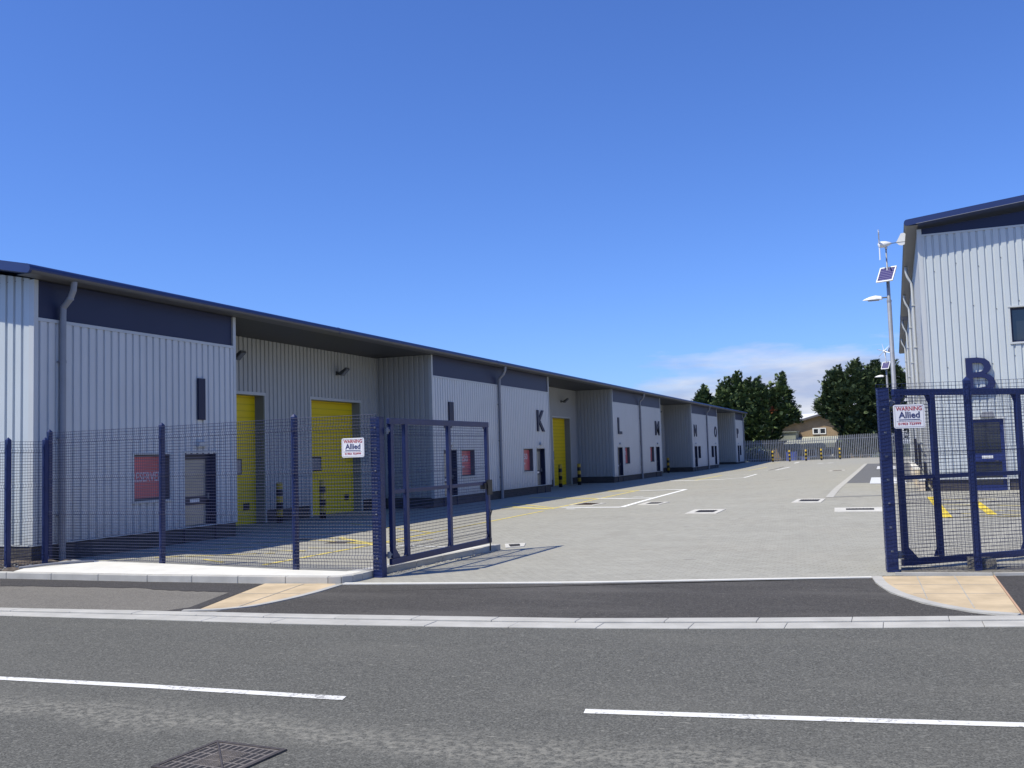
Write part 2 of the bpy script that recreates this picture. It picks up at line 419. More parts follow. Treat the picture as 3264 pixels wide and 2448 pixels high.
# ------------------------------------------------------------------ world, sun, camera
SUN = Vector((-.435, -.47, 1)).normalized()
w = bpy.data.worlds.new('World'); S.world = w; w.use_nodes = True
nt = w.node_tree; bg = nt.nodes['Background']
sky = nt.nodes.new('ShaderNodeTexSky'); sky.sky_type = 'NISHITA'; sky.sun_disc = False
sky.sun_elevation = math.asin(SUN.z); sky.sun_rotation = math.atan2(SUN.x, SUN.y)
sky.altitude = 20; sky.air_density = 1.0; sky.dust_density = .35; sky.ozone_density = 1.6
tint = mix(nt, 1., sky.outputs['Color'], (.84, 1.25, 2.22), 'MULTIPLY')
tc = nt.nodes.new('ShaderNodeTexCoord'); sp = nt.nodes.new('ShaderNodeSeparateXYZ'); lnk(nt, tc.outputs['Generated'], sp.inputs[0])
mp = nt.nodes.new('ShaderNodeMapping'); mp.inputs['Scale'].default_value = (1.6, 1.6, 7.5); mp.inputs['Location'].default_value = (.13, .4, .55)
lnk(nt, tc.outputs['Generated'], mp.inputs['Vector'])
cn = noise(nt, mp.outputs['Vector'], 3.1, 7, .58)
elev = ramp_range(nt, sp.outputs['Z'], [(-.02, 1.), (.055, 1.), (.082, .72), (.104, .32), (.128, 0.)])
az = ramp_range(nt, sp.outputs['X'], [(-.42, 0.), (-.31, .42), (-.20, .78), (-.05, .9), (.1, 1.)])
msk = mix(nt, 1., elev, az, 'MULTIPLY')
add = nt.nodes.new('ShaderNodeMath'); add.operation = 'MULTIPLY_ADD'; add.inputs[1].default_value = .62; 
lnk(nt, msk, add.inputs[0]); lnk(nt, cn, add.inputs[2])
cov = ramp_range(nt, add.outputs[0], [(.76, 0.), (.88, .45), (1.0, .85), (1.2, .95)])
cov = mix(nt, 1., cov, ramp(nt, msk, [(.03, grey(0)), (.22, grey(1))]), 'MULTIPLY')
mp2 = nt.nodes.new('ShaderNodeMapping'); mp2.inputs['Scale'].default_value = (2, 2, 11); mp2.inputs['Location'].default_value = (.7, .1, .2)
lnk(nt, tc.outputs['Generated'], mp2.inputs['Vector'])
cc = ramp(nt, noise(nt, mp2.outputs['Vector'], 4., 5), [(.40, (6.0, 6.8, 9.4)), (.60, (9.8, 10.0, 11.0))])
final = mix(nt, cov, tint, cc)
lnk(nt, final, bg.inputs['Color']); bg.inputs['Strength'].default_value = .078

sun = bpy.data.lights.new('sun', 'SUN'); sun.energy = 5.0; sun.angle = math.radians(.53); sun.color = (1., .94, .775)
so = bpy.data.objects.new('sun', sun); COL.objects.link(so); so.location = (-20, -20, 40)
so.rotation_euler = SUN.to_track_quat('Z', 'Y').to_euler()

cam = bpy.data.cameras.new('camera'); co = bpy.data.objects.new('camera', cam); COL.objects.link(co)
R0 = Vector((0.9300268808, 0.3662204127, -0.0305386687)); D0 = Vector((-0.0549733214, 0.0564769018, -0.9968893085)); F0 = Vector((-0.3633564846, 0.9288126662, 0.0726573893))
co.matrix_world = Matrix(((R0.x, -D0.x, -F0.x, 0), (R0.y, -D0.y, -F0.y, 0), (R0.z, -D0.z, -F0.z, 1.8), (0, 0, 0, 1)))
cam.sensor_width = 36; cam.lens = 36*3100/3264; cam.clip_start = .1; cam.clip_end = 6000
S.camera = co
S.view_settings.view_transform = 'Standard'; S.view_settings.look = 'None'; S.view_settings.exposure = 0; S.view_settings.gamma = 1
S.render.engine = 'CYCLES'
S.cycles.max_bounces = 6; S.cycles.diffuse_bounces = 1; S.cycles.glossy_bounces = 3; S.cycles.transparent_max_bounces = 6
S.cycles.use_denoising = True

# ------------------------------------------------------------------ ground, road, footway
b = MB(); b.face([(-3000, -3000, -.14), (3000, -3000, -.14), (3000, 3000, -.14), (-3000, 3000, -.14)]); struct(b, 'ground', M['ground'])
KLOW = [(-60, 6.1), (-25, 8.2), (-10.47, 9.06), (-8.29, 9.19), (-6.33, 9.28), (-4.62, 9.47), (-3.07, 9.68), (-1.62, 9.96), (-.25, 10.29), (1.05, 10.62), (8, 12.3), (40, 20)]
KUP = [(-60, 6.5), (-25, 8.62), (-10.94, 9.46), (-8.71, 9.65), (-6.67, 9.78), (-4.86, 9.97), (-3.22, 10.15), (-1.7, 10.47), (-.26, 10.82), (1.11, 11.17), (8, 12.85), (40, 20.5)]
def interp(L, x):
    for (a, p), (c, q) in zip(L, L[1:]):
        if a <= x <= c: return p+(q-p)*(x-a)/(c-a)
    return L[-1][1]
b = MB(); b.face([(-60, -30, 0), (40, -30, 0)]+[(x, y, 0) for x, y in reversed(KLOW)]); struct(b, 'road', M['road'])
b = MB(); b.face([(x, y, .004) for x, y in KUP]+[(40, 34, .004), (3.2, 15.2, .004), (-.4, 14.25, .004), (-.4, 14.02, .004), (-2.17, 13.53, .004), (-4.08, 12.95, .004), (-7.57, 12.37, .004), (-7.75, 12.4, .004), (-13.9, 12.2, .004), (-20, 12., .004), (-60, 9.8, .004)])
struct(b, 'footway', M['footway'])
# dropped kerb: an upright course and a channel course, laid stone by stone
def kerb_run(name, fa, fb, z0, z1, step, mat, x0, x1, gap=.004):
    b = MB(); x = x0
    while x < x1:
        xe = min(x1, x+step)
        p = [(x+gap/2, interp(fa, x)+0), (xe-gap/2, interp(fa, xe)), (xe-gap/2, interp(fb, xe)), (x+gap/2, interp(fb, x))]
        b.prism(p, z0, z1+random.uniform(-.0015, .0015)); x = xe
    o = b.build(name, mat); tag(o, kind='structure'); bevel(o, .006, 2); return o
KMID = [(x, interp(KLOW, x)*.42+interp(KUP, x)*.58) for x, _ in KLOW]
kerb_run('channel_kerb', KLOW, [(x, y-.006) for x, y in KMID], -.05, .010, .915, M['kerb'], -24, 24)
kerb_run('dropped_kerb', KMID, KUP, -.05, .026, .915, M['kerb'], -24.3, 24)
# crossing
LEFT_EDGE = [(-7.50, 12.25), (-7.43, 11.5), (-7.44, 10.9), (-7.54, 10.25), (-7.80, 9.93), (-8.25, 9.74)]
RIGHT_EDGE = [(-.40, 14.10), (-.33, 13.42), (-.16, 12.63), (.19, 11.84), (.62, 11.34), (1.05, 11.17)]
PAVE = [(-7.55, 12.33), (-6.98, 12.39), (-4.08, 12.93), (-2.17, 13.50), (-.38, 14.0)]
b = MB(); b.face([(x, y, .010) for x, y in ([(-7.8, 9.72), (-6.67, 9.785), (-4.86, 9.975), (-3.22, 10.155), (-1.7, 10.475), (-.26, 10.825), (.95, 11.14)]+list(reversed(RIGHT_EDGE[:-1]))+[(-.38, 14.0), (-2.17, 13.5), (-4.08, 12.93), (-6.98, 12.39), (-7.5, 12.3)]+LEFT_EDGE[1:-1])]); struct(b, 'crossing', M['crossing'])
rg = random.Random(21); rag = []
for (xa, ya), (xb, yb) in zip([(-13.07, 11.33), (-12.2, 11.42), (-10.62, 11.50), (-9.6, 11.34)], [(-12.2, 11.42), (-10.62, 11.50), (-9.6, 11.34), (-8.77, 11.35)]):
    for k in range(9): rag.append((xa+(xb-xa)*k/9, ya+(yb-ya)*k/9+rg.uniform(-.035, .035)))
b = MB(); b.face([(x, y, .009) for x, y in [(-13.99, 12.1)]+rag+[(-8.77, 11.35), (-8.39, 10.06), (-8.52, 9.78), (-8.9, 9.66), (-8.12, 9.71), (-8.14, 9.88), (-8.82, 12.2)]]); struct(b, 'footway_patch', M['strip'])
b = MB(); b.face([(1.14, 11.2, .009), (9, 13.15, .009), (9, 16.3, .009), (2.9, 14.95, .009), (1.12, 14.42, .009)]); struct(b, 'footway_dark_asphalt', M['strip'])
def offset_strip(name, line, wdt, z0, z1, mat, n=6, gap=.006):
    pts = []
    for i in range(len(line)-1):
        for k in range(n):
            t = k/n; pts.append((line[i][0]*(1-t)+line[i+1][0]*t, line[i][1]*(1-t)+line[i+1][1]*t))
    pts.append(line[-1])
    # smooth
    for _ in range(4):
        pts = [pts[0]]+[((pts[i-1][0]+2*pts[i][0]+pts[i+1][0])/4, (pts[i-1][1]+2*pts[i][1]+pts[i+1][1])/4) for i in range(1, len(pts)-1)]+[pts[-1]]
    off = []
    for i, p in enumerate(pts):
        a = pts[max(0, i-1)]; c = pts[min(len(pts)-1, i+1)]
        dx, dy = c[0]-a[0], c[1]-a[1]; l = math.hypot(dx, dy); off.append((p[0]-dy/l*wdt, p[1]+dx/l*wdt))
    b = MB()
    for i in range(len(pts)-1):
        q = [pts[i], pts[i+1], off[i+1], off[i]]
        b.prism(q, z0, z1)
    o = b.build(name, mat); tag(o, kind='structure')
    bmz = bmesh.new(); bmz.from_mesh(o.data); bmesh.ops.remove_doubles(bmz, verts=bmz.verts, dist=.0005); bmesh.ops.recalc_face_normals(bmz, faces=bmz.faces); bmz.to_mesh(o.data); bmz.free()
    return pts, off
Lp, Lo = offset_strip('edging_kerb', LEFT_EDGE, -.10, -.05, .020, M['kerb'])
Rp, Ro = offset_strip('edging_kerb', RIGHT_EDGE, .13, -.05, .024, M['kerb'])
offset_strip('paving_edging', PAVE, .10, -.05, .022, M['concrete'])
b = MB(); b.face([(x, y, .013) for x, y in [(-8.80, 12.21), (-8.10, 9.83)]+list(reversed(Lo[:-3]))+[(-7.7, 12.36)]])
b.m[-1] = 0; struct(b, 'tactile_paving', M['tactile'])
b = MB(); b.face([(x, y, .016) for x, y in list(Ro[:-4])+[(1.10, 11.36), (1.10, 14.38), (-.24, 14.16)]]); struct(b, 'tactile_paving', M['tactile'])
b = MB()    # joints between the buff slabs
for p, q in (((.17, 14.22), (.24, 12.2)), ((.63, 14.3), (.69, 11.6)), ((-.12, 13.35), (1.08, 13.5)), ((.1, 12.6), (1.08, 12.75)), ((-8.5, 11.2), (-7.6, 11.35)), ((-8.15, 12.25), (-7.75, 10.2))):
    b.obox((*p, .0175), (*q, .0175), .012, .001)
struct(b, 'tactile_joints', M['kerbw'])
b = MB(); b.obox((1.115, 11.36, .012), (1.115, 14.40, .012), .02, .016); struct(b, 'tactile_edging', simple('red_edging', (.52, .33, .21), .8))
# ------------------------------------------------------------------ yard
b = MB()
xs = [-22+i*.75 for i in range(36)]; ys = [12.4+.0*i for i in range(0)]
ys = [0, .5, 1., 1.6, 2.4, 3.4]+[4.4+1.5*i for i in range(64)]
def ynear(x): return interp([(-22, 12.45), (-7.55, 12.34), (-6.98, 12.40), (-4.08, 12.94), (-2.17, 13.51), (-.38, 14.01), (-.30, 14.25), (5, 15.8), (21, 19.)], x)
xs = sorted(set(xs+[-7.55, -6.98, -4.08, -2.17, -.38, -.30])); xs = [x for x in xs if x <= 4.3]+[6, 9, 13, 20]
nv = len(xs)
for y in ys:
    for x in xs:
        yy = ynear(x)+y*(1-(ynear(x)-12.4)/100)
        b.v.append((x, yy, zg(x, yy)+.008))
for j in range(len(ys)-1):
    for i in range(nv-1):
        b.f.append((j*nv+i, j*nv+i+1, (j+1)*nv+i+1, (j+1)*nv+i)); b.m.append(0)
yard = struct(b, 'yard_paving', M['paving'])

def drape(name, polys, mat, lift=.014):
    """painted shapes laid on the yard surface; polys are lists of (x,y)"""
    b = MB()
    for poly in polys:
        if len(poly) == 2 or isinstance(poly, dict):
            pass
        b.face([(x, y, zg(x, y)+lift) for x, y in poly])
    return struct(b, name, mat)
def stroke(p, q, wd, seg=1.2):
    (x0, y0), (x1, y1) = p, q; L = math.hypot(x1-x0, y1-y0); n = max(1, int(L/seg))
    dx, dy = (x1-x0)/L, (y1-y0)/L; out = []
    for i in range(n):
        a, c = i/n, (i+1)/n
        A = (x0+(x1-x0)*a, y0+(y1-y0)*a); B = (x0+(x1-x0)*c, y0+(y1-y0)*c)
        out.append([(A[0]+dy*wd/2, A[1]-dx*wd/2), (B[0]+dy*wd/2, B[1]-dx*wd/2), (B[0]-dy*wd/2, B[1]+dx*wd/2), (A[0]-dy*wd/2, A[1]+dx*wd/2)])
    return out
def strokes(name, mat, L, lift=.014):
    P = []
    for p, q, wd in L: P += stroke(p, q, wd)
    return drape(name, P, mat, lift)
# bay in front of units J and K and those beyond it
strokes('white_bay_line', M['wthin'], [((-10.47, 30.9), (-8.05, 29.65), .27), ((-8.05, 29.65), (-8.6, 42.35), .20), ((-8.6, 42.35), (-10.9, 43.0), .4), ((-10.9, 36.6), (-8.24, 35.0), .3),
    ((-9.92, 29.75), (-9.55, 29.55), .14), ((-9.98, 29.95), (-9.5, 30.02), .12), ((-9.55, 36.7), (-9.12, 36.7), .14), ((-9.6, 37.1), (-9.15, 37.1), .1)])
strokes('yellow_bay_line', M['yline'], [((-12.8, 31.7), (-10.52, 29.99), .3), ((-10.52, 29.99), (-11.05, 43.9), .12), ((-11.05, 43.0), (-13.4, 43.6), .45), ((-10.9, 36.6), (-14.2, 37.9), .35), ((-12.4, 30.3), (-10.52, 30.1), .12),
    ((-12.3, 39.8), (-11.7, 40.1), .14), ((-13.4, 33.9), (-10.5, 30.4), .12)], .013)
strokes('white_bay_line', M['wthin'], [((-8.22, 57.3), (-8.45, 64.5), .16), ((-9.4, 56.3), (-8.22, 57.3), .3), ((-12.3, 56.1), (-9.4, 56.3), .5), ((-10.9, 66.0), (-8.45, 64.6), .14)])
strokes('yellow_bay_line', M['yline'], [((-13.2, 56.3), (-10.9, 56.2), .12), ((-10.9, 56.2), (-10.9, 66.), .14), ((-14, 61), (-11, 60), .15)], .013)
strokes('white_bay_line', M['wthin'], [((-8.34, 74.3), (-8.3, 84.), .18), ((-10.0, 77.), (-8.9, 75.5), .12), ((-9.27, 98.5), (-9.2, 103.), .2), ((-6.45, 91.7), (-6.2, 90.9), .5), ((-5.55, 90.4), (-5.3, 89.6), .5)])
strokes('yellow_bay_line', M['yline'], [((-10.9, 78.4), (-10.6, 88), .14), ((-13.2, 79), (-10.9, 78.4), .12), ((-12, 100), (-11.2, 104), .14)], .013)
strokes('tyre_mark', M['strip'], [((-8.96, 75.1), (-9.1, 87), .14)], .0135)
# yellow hatched box just behind the left fence
strokes('yellow_hatching', M['yline'], [((-10.42, 14.4), (-10.32, 18.1), .11), ((-10.32, 18.1), (-12.1, 19.7), .11), ((-12.3, 19.6), (-10.35, 18.35), .08), ((-12.25, 19.0), (-10.35, 18.2), .08), ((-11.55, 18.5), (-10.35, 18.2), .08),
    ((-14.4, 16.1), (-12.6, 17.6), .07), ((-13.6, 15.3), (-11.5, 16.3), .07), ((-12.25, 15.1), (-11.5, 14.7), .08), ((-14.2, 17.8), (-12.3, 19.), .07), ((-13.8, 19.5), (-12.4, 21.5), .07), ((-11.9, 16.7), (-11.1, 16.75), .10), ((-11.4, 17.3), (-10.7, 17.25), .08),
    ((-10.3, 18.4), (-9.65, 19.1), .09), ((-10.2, 18.9), (-9.5, 19.25), .09), ((-10.35, 21.), (-14.4, 24.), .09), ((-10.35, 18.1), (-10.4, 29.), .10)])
strokes('white_bay_line', M['wthin'], [((-10.2, 18.1), (-8.25, 17.62), .07)])
# dark parking bay on the right, pale border and white painted squares
drape('parking_bay', [[(-1.78, 30.4), (.95, 31.25), (.95, 40), (-1.86, 40)], [(-1.86, 40), (.95, 40), (.95, 55), (-1.96, 55)], [(-1.96, 55), (.95, 55), (.95, 77.5), (-2.08, 77.5)]], M['bay'], .012)
strokes('bay_border', M['kerb'], [((-1.90, 30.3), (-2.0, 55), .22), ((-2.0, 55), (-2.14, 77.5), .22), ((-1.78, 30.4), (1.0, 31.2), .10)], .016)
drape('white_painted_square', [[(-.97, 38.4), (.3, 38.0), (.25, 45.2), (-1.06, 45.4)], [(-1.1, 60.4), (.3, 60.), (.3, 67.4), (-1.17, 67.8)]], M['white_paint'], .020)
# yellow hatch in front of the right building
strokes('yellow_hatching', M['ybright'], [((.84, 30.0), (1.0, 23.8), .2), ((1.85, 28.4), (1.95, 24.6), .2)], .016)
strokes('yellow_hatching', M['yline'], [((.86, 23.9), (6, 24.6), .09), ((1., 30.6), (6, 31.3), .09), ((.9, 29.), (2.4, 28.9), .07), ((.9, 27.4), (3., 26.7), .07), ((1., 26.), (3., 25.2), .07), ((1., 24.9), (4., 23.9), .07)], .018)

# ------------------------------------------------------------------ raised white slab with its kerb, soil beside it
outer = [(-13.85, 12.10), (-10.92, 12.12), (-8.49, 12.28), (-7.80, 12.34), (-7.62, 12.42), (-7.52, 12.58), (-7.49, 12.80), (-7.50, 13.6), (-7.36, 15.3), (-7.10, 17.3)]
inner = [(-7.36, 17.32), (-7.62, 15.35), (-7.77, 13.7), (-7.90, 13.02), (-8.92, 13.10), (-11.88, 13.62), (-12.81, 13.76), (-14.33, 13.98), (-14.32, 13.3), (-14.1, 12.68), (-13.9, 12.3)]
slab_poly = [(-13.85, 12.24), (-10.92, 12.26), (-8.49, 12.42), (-7.86, 12.48), (-7.70, 12.56), (-7.65, 12.8), (-7.65, 13.6), (-7.50, 15.3), (-7.25, 17.28)]+inner
b = MB(); b.prism(slab_poly, -.05, .107); struct(b, 'concrete_apron', M['concrete'])
b = MB()
front_o = [(-17, 12.02)]+outer; 
def inset(P, d):
    out = []
    for i, p in enumerate(P):
        a = P[max(0, i-1)]; c = P[min(len(P)-1, i+1)]; dx, dy = c[0]-a[0], c[1]-a[1]; l = math.hypot(dx, dy)
        out.append((p[0]-dy/l*d, p[1]+dx/l*d))
    return out
dense = []
for (x0, y0), (x1, y1) in zip(front_o, front_o[1:]):
    L = math.hypot(x1-x0, y1-y0); n = max(1, round(L/.9))
    for k in range(n): dense.append((x0+(x1-x0)*k/n, y0+(y1-y0)*k/n))
dense.append(front_o[-1]); ins = inset(dense, .145)
for i in range(len(dense)-1):
    a, c = Vector((*dense[i], 0)), Vector((*dense[i+1], 0)); g = (c-a).normalized()*.0022
    A, B = dense[i], dense[i+1]; C, D = ins[i+1], ins[i]
    b.prism([(A[0]+g.x, A[1]+g.y), (B[0]-g.x, B[1]-g.y), (C[0]-g.x, C[1]-g.y), (D[0]+g.x, D[1]+g.y)], -.06, .112)
o = b.build('apron_kerb', M['kerb']); tag(o, kind='structure'); bevel(o, .012, 2)
b = MB()    # loose soil and rubble between kerb and gable
n = 26; rnd = random.Random(3)
for j in range(n):
    for i in range(n):
        x = -19+4.85*i/(n-1); y = 12.16+1.75*j/(n-1)
        edge = 1 if 0 < i < n-1 and 0 < j < n-1 else 0
        b.v.append((x, y, .085+edge*rnd.uniform(-.04, .05)))
for j in range(n-1):
    for i in range(n-1):
        b.f.append((j*n+i, j*n+i+1, (j+1)*n+i+1, (j+1)*n+i)); b.m.append(0)
tag(struct(b, 'soil_bed', M['soil']))
b = MB(); rnd = random.Random(5)
for _ in range(260):
    if rnd.random() < .62: x = rnd.uniform(-17, -14.2); y = rnd.uniform(12.18, 13.2); z = .09
    else: x = rnd.uniform(-7.45, -6.95); y = rnd.uniform(13.2, 17.2); x = -7.46+(y-13.2)*.09+abs(rnd.gauss(0, .05)); z = .012
    s = rnd.uniform(.012, .05)*(1 if z > .05 else .45)
    p = [Vector((rnd.uniform(-1, 1), rnd.uniform(-1, 1), rnd.uniform(-.6, 1))).normalized()*s for _ in range(6)]
    for f in ((0,1,2),(0,2,3),(0,3,4),(1,2,5),(2,3,5),(3,4,5),(0,1,4),(1,4,5)):
        b.face([tuple(p[k]+Vector((x, y, z+s*.3))) for k in f])
tag(b.build('loose_stones', M['kerbw']), kind='stuff')
b = MB(); b.tube([(-14.15, 12.62, .12), (-13.98, 12.9, .135), (-13.8, 13.35, .14), (-13.55, 13.7, .13)], .022, 6); tag(b.build('plastic_conduit', M['pipe']), 'short grey conduit lying on the soil at the slab end by the gable', 'pipe')
b = MB(); rnd = random.Random(9)   # strip of earth and grit under the right gate
n = 22
for j in range(9):
    for i in range(n):
        x = -.02+4.*i/(n-1); y = 14.44+(.22+.12*i/n)*0+.75*j/8+.22*(x)
        e = 1 if 0 < j < 8 else 0
        b.v.append((x, y, .02+e*rnd.uniform(-.006, .022)))
for j in range(8):
    for i in range(n-1):
        b.f.append((j*n+i, j*n+i+1, (j+1)*n+i+1, (j+1)*n+i)); b.m.append(0)
struct(b, 'grit_strip', M['gravel'])
b = MB(); b.obox((-.1, 14.36, .02), (1.1, 14.46, .02), .06, .05); b.obox((1.12, 14.46, .02), (4.2, 15.2, .02), .06, .05); struct(b, 'path_edging', M['kerb'])
# road centre line
b = MB()
def band(P, Q, z=.004):
    for i in range(len(P)-1): b.face([(*P[i], z), (*P[i+1], z), (*Q[i+1], z), (*Q[i], z)])
band([(-9.6, 6.18), (-7.29, 6.31), (-5.76, 6.39), (-3.97, 6.45)], [(-9.6, 6.28), (-7.41, 6.41), (-5.9, 6.50), (-4.0, 6.56)])
band([(-2.11, 6.56), (-1.12, 6.69), (-.2, 6.82), (.65, 6.95), (3.5, 7.45)], [(-2.13, 6.67), (-1.13, 6.80), (-.2, 6.93), (.66, 7.06), (3.5, 7.56)])
struct(b, 'centre_line', M['wline'])

# ------------------------------------------------------------------ covers and drains
def quad_frame(b, c, k):
    cx = sum(p[0] for p in c)/4; cy = sum(p[1] for p in c)/4
    return [(cx+(x-cx)*k, cy+(y-cy)*k) for x, y in c]
def drain(corners, inner, label, grate=None, name='drain_cover'):
    cx = sum(p[0] for p in corners)/4; cy = sum(p[1] for p in corners)/4; cz = zg(cx, cy)
    t = thing(name, label, 'drain', (cx, cy, cz))
    z0 = .010; b = MB()
    ic = (sum(p[0] for p in inner)/4, sum(p[1] for p in inner)/4); inner = [(ic[0]+(x-ic[0])*1.3, ic[1]+(y-ic[1])*1.3) for x, y in inner]
    O = [(x, y, zg(x, y)+.020) for x, y in corners]; I = [(x, y, zg(x, y)+.020) for x, y in inner]
    for i in range(4):
        j = (i+1) % 4
        b.face([O[i], O[j], I[j], I[i]])
    for i in range(4):
        j = (i+1) % 4; b.face([(O[i][0], O[i][1], O[i][2]-.03), (O[j][0], O[j][1], O[j][2]-.03), O[j], O[i]])
    b.build('surround', M['surround'], t, (cx, cy, cz))
    g = MB(); g.face([(x, y, z-.004) for x, y, z in I])
    A, B, C, D = [Vector(p) for p in I]
    for k in range(1, 8):
        f = k/8; g.obox(A.lerp(B, f), D.lerp(C, f), .02, .008)
    g.build('grating', grate or M['grate'], t, (cx, cy, cz))
    return t
drain([(-10.55, 31.95), (-9.5, 31.4), (-9.45, 32.75), (-10.5, 33.4)], [(-10.36, 32.15), (-9.75, 31.85), (-9.7, 32.65), (-10.3, 33.05)], 'rusty drain grate in pale surround on the yellow bay line', M['rust'])
drain([(-7.75, 30.45), (-6.98, 30.1), (-6.88, 31.2), (-7.8, 32.0)], [(-7.5, 30.75), (-7.15, 30.6), (-7.1, 31.1), (-7.52, 31.4)], 'small drain grate just outside the corner of the white bay lines')
drain([(-5.28, 25.75), (-4.42, 25.52), (-4.38, 26.85), (-5.27, 27.08)], [(-5.03, 26.1), (-4.62, 26.0), (-4.6, 26.5), (-5.02, 26.62)], 'drain slot in pale surround in the open yard left of centre')
drain([(-2.82, 28.5), (-2.02, 28.42), (-1.98, 29.78), (-2.76, 29.85)], [(-2.6, 28.95), (-2.18, 28.88), (-2.16, 29.4), (-2.58, 29.46)], 'drain slot in pale surround by the dark parking bay corner')
drain([(-1.5, 25.5), (-.36, 25.5), (-.40, 26.75), (-1.56, 26.62)], [(-1.17, 25.98), (-.66, 25.98), (-.67, 26.35), (-1.19, 26.33)], 'drain slot in long pale surround nearest the right gatepost')
drain([(-3.65, 58.6), (-2.8, 59.), (-2.8, 60.4), (-3.65, 60.)], [(-3.42, 58.95), (-3.03, 59.15), (-3.03, 59.9), (-3.42, 59.7)], 'faint distant drain slot beyond the open middle of the yard', M['rust'])
drain([(-7.10, 17.55), (-6.85, 17.9), (-7.05, 18.5), (-7.42, 18.3)], [(-7.08, 17.8), (-6.98, 17.95), (-7.1, 18.25), (-7.25, 18.15)], 'drain beside the end of the raised kerb under the left gate')
def plain_cover(c, label):
    cx = sum(p[0] for p in c)/4; cy = sum(p[1] for p in c)/4
    b = MB(); b.prism(c, 0, .016)
    tag(bevel(b.build('manhole_cover', M['iron'], None, (cx, cy, 0)), .004), label, 'manhole')
plain_cover([(-11.65, 18.3), (-11.15, 18.3), (-11.15, 18.75), (-11.65, 18.75)], 'dark manhole cover lying sunlit in the yellow hatching behind the left fence')
plain_cover([(-13.0, 19.1), (-12.6, 19.1), (-12.6, 19.5), (-13.0, 19.5)], 'dark manhole cover in the building shadow behind the left fence')
# double-triangle iron cover in the road
t = thing('road_manhole', 'square iron cover with studded triangles in the road at the bottom edge', 'manhole', (-3.98, 5.0, 0))
ax = Vector((.985, -.07, 0)).normalized(); ay = Vector((.07, .985, 0)).normalized(); O = Vector((-4.245, 4.735, 0)); W = .565
def mp_(u, v, z=0): p = O+ax*u+ay*v; return (p.x, p.y, z)
def plate(b, u0, u1, v0, v1, z0, z1):
    n = len(b.v)
    for z in (z0, z1):
        for u, v in ((u0, v0), (u1, v0), (u1, v1), (u0, v1)): b.v.append(mp_(u, v, z))
    for q in ((3,2,1,0),(4,5,6,7),(0,1,5,4),(1,2,6,5),(2,3,7,6),(3,0,4,7)): b.f.append(tuple(n+i for i in q)); b.m.append(b.cur)
b = MB()
for r in ((0, W, 0, .028), (0, W, W-.028, W), (0, .028, .028, W-.028), (W-.028, W, .028, W-.028)): plate(b, *r, -.02, .012)
b.build('cover_frame', M['iron'], t, (-3.98, 5.0, 0))
b = MB(); b.use(M['ironlight']); plate(b, .032, W-.032, .032, W-.032, -.02, .008); b.use(M['grate'])
for i in range(10):
    for j in range(5):
        u = .042+i*.0485; v = .042+j*.0975
        if 3 <= i <= 6 and j in (1, 2, 3):
            for a in range(4):
                for q in range(5): plate(b, u+a*.0115+.002, u+a*.0115+.0075, v+q*.018+.003, v+q*.018+.011, .008, .0095)
        else: plate(b, u, u+.031, v, v+.082, .008, .0088)
b.use(M['iron'])
b.obox(mp_(.03, W-.03, .009), mp_(W-.03, .03, .009), .012, .010); b.build('cover_plate', None, t, (-3.98, 5.0, 0))

# ------------------------------------------------------------------ profiled cladding
PER = .207
def strips(u0, u1, z0, z1, holes):
    us = sorted(set([u0, u1]+[h[k] for h in holes for k in (0, 1) if u0 < h[k] < u1]))
    for a, c in zip(us, us[1:]):
        m = (a+c)/2; cuts = sorted((h[2], h[3]) for h in holes if h[0] <= m <= h[1]); z = z0
        for p, q in cuts:
            if p > z: yield a, c, z, p
            z = max(z, q)
        if z1 is None or z < z1: yield a, c, z, z1
def corrugate(b, T, u0, u1, z0, z1, holes=(), depth=.032, ztop=None):
    """trapezoidal ribs along u, T(u, d, z) -> world (d outward)"""
    prof = [(0, 0), (.66*PER, 0), (.74*PER, -depth), (.92*PER, -depth), (PER, 0)]
    for a, c, p, q in strips(u0, u1, z0, z1, holes):
        pts = [(a, None)]; k = math.floor(a/PER)
        allp = []
        while k*PER < c+PER:
            for du, d in prof[:-1]: allp.append((k*PER+du, d))
            k += 1
        def dat(u):
            r = (u/PER-math.floor(u/PER))*PER
            for (x0, d0), (x1, d1) in zip(prof, prof[1:]):
                if x0 <= r <= x1: return d0+(d1-d0)*(r-x0)/(x1-x0) if x1 > x0 else d0
            return 0
        us = [a]+[u for u, _ in allp if a+1e-4 < u < c-1e-4]+[c]
        for x0, x1 in zip(us, us[1:]):
            d0, d1 = dat(x0+1e-6), dat(x1-1e-6)
            t0 = ztop(x0) if ztop else q; t1 = ztop(x1) if ztop else q
            if q is not None and ztop and q < z1-.01: t0 = t1 = q
            b.face([T(x0, d0, p), T(x1, d1, p), T(x1, d1, t1), T(x0, d0, t0)])

XF = -15.26; XB = -17.5; ZP = .38; ZT = 4.69; ZS = 5.455; Y0 = 13.92
BLOCKS = [(13.92, 20.05), (31.15, 43.75), (54.95, 67.45), (78.6, 90.88), (101.8, 107.45)]
REC = [(20.05, 31.15), (43.75, 54.95), (67.45, 78.6), (90.88, 101.8)]
DOORS = {'I': (18.16, 19.27), 'J': (32.0, 33.13), 'K': (41.82, 42.93), 'L': (55.76, 56.88), 'M': (65.63, 66.74), 'N': (79.4, 80.56), 'O': (88.86, 89.95), 'P': (102.72, 103.8)}
WINS = {'I': (16.56, 17.66), 'J': (33.56, 34.76), 'K': (40.16, 41.32), 'L': (57.45, 58.55), 'M': (63.94, 65.04), 'N': (80.94, 82.06), 'O': (87.2, 88.36), 'P': (104.1, 105.2)}
bo = (XF, Y0, 0)
bld = thing('industrial_building', 'long low grey terrace of units I to P with navy band and yellow doors', 'building', bo)
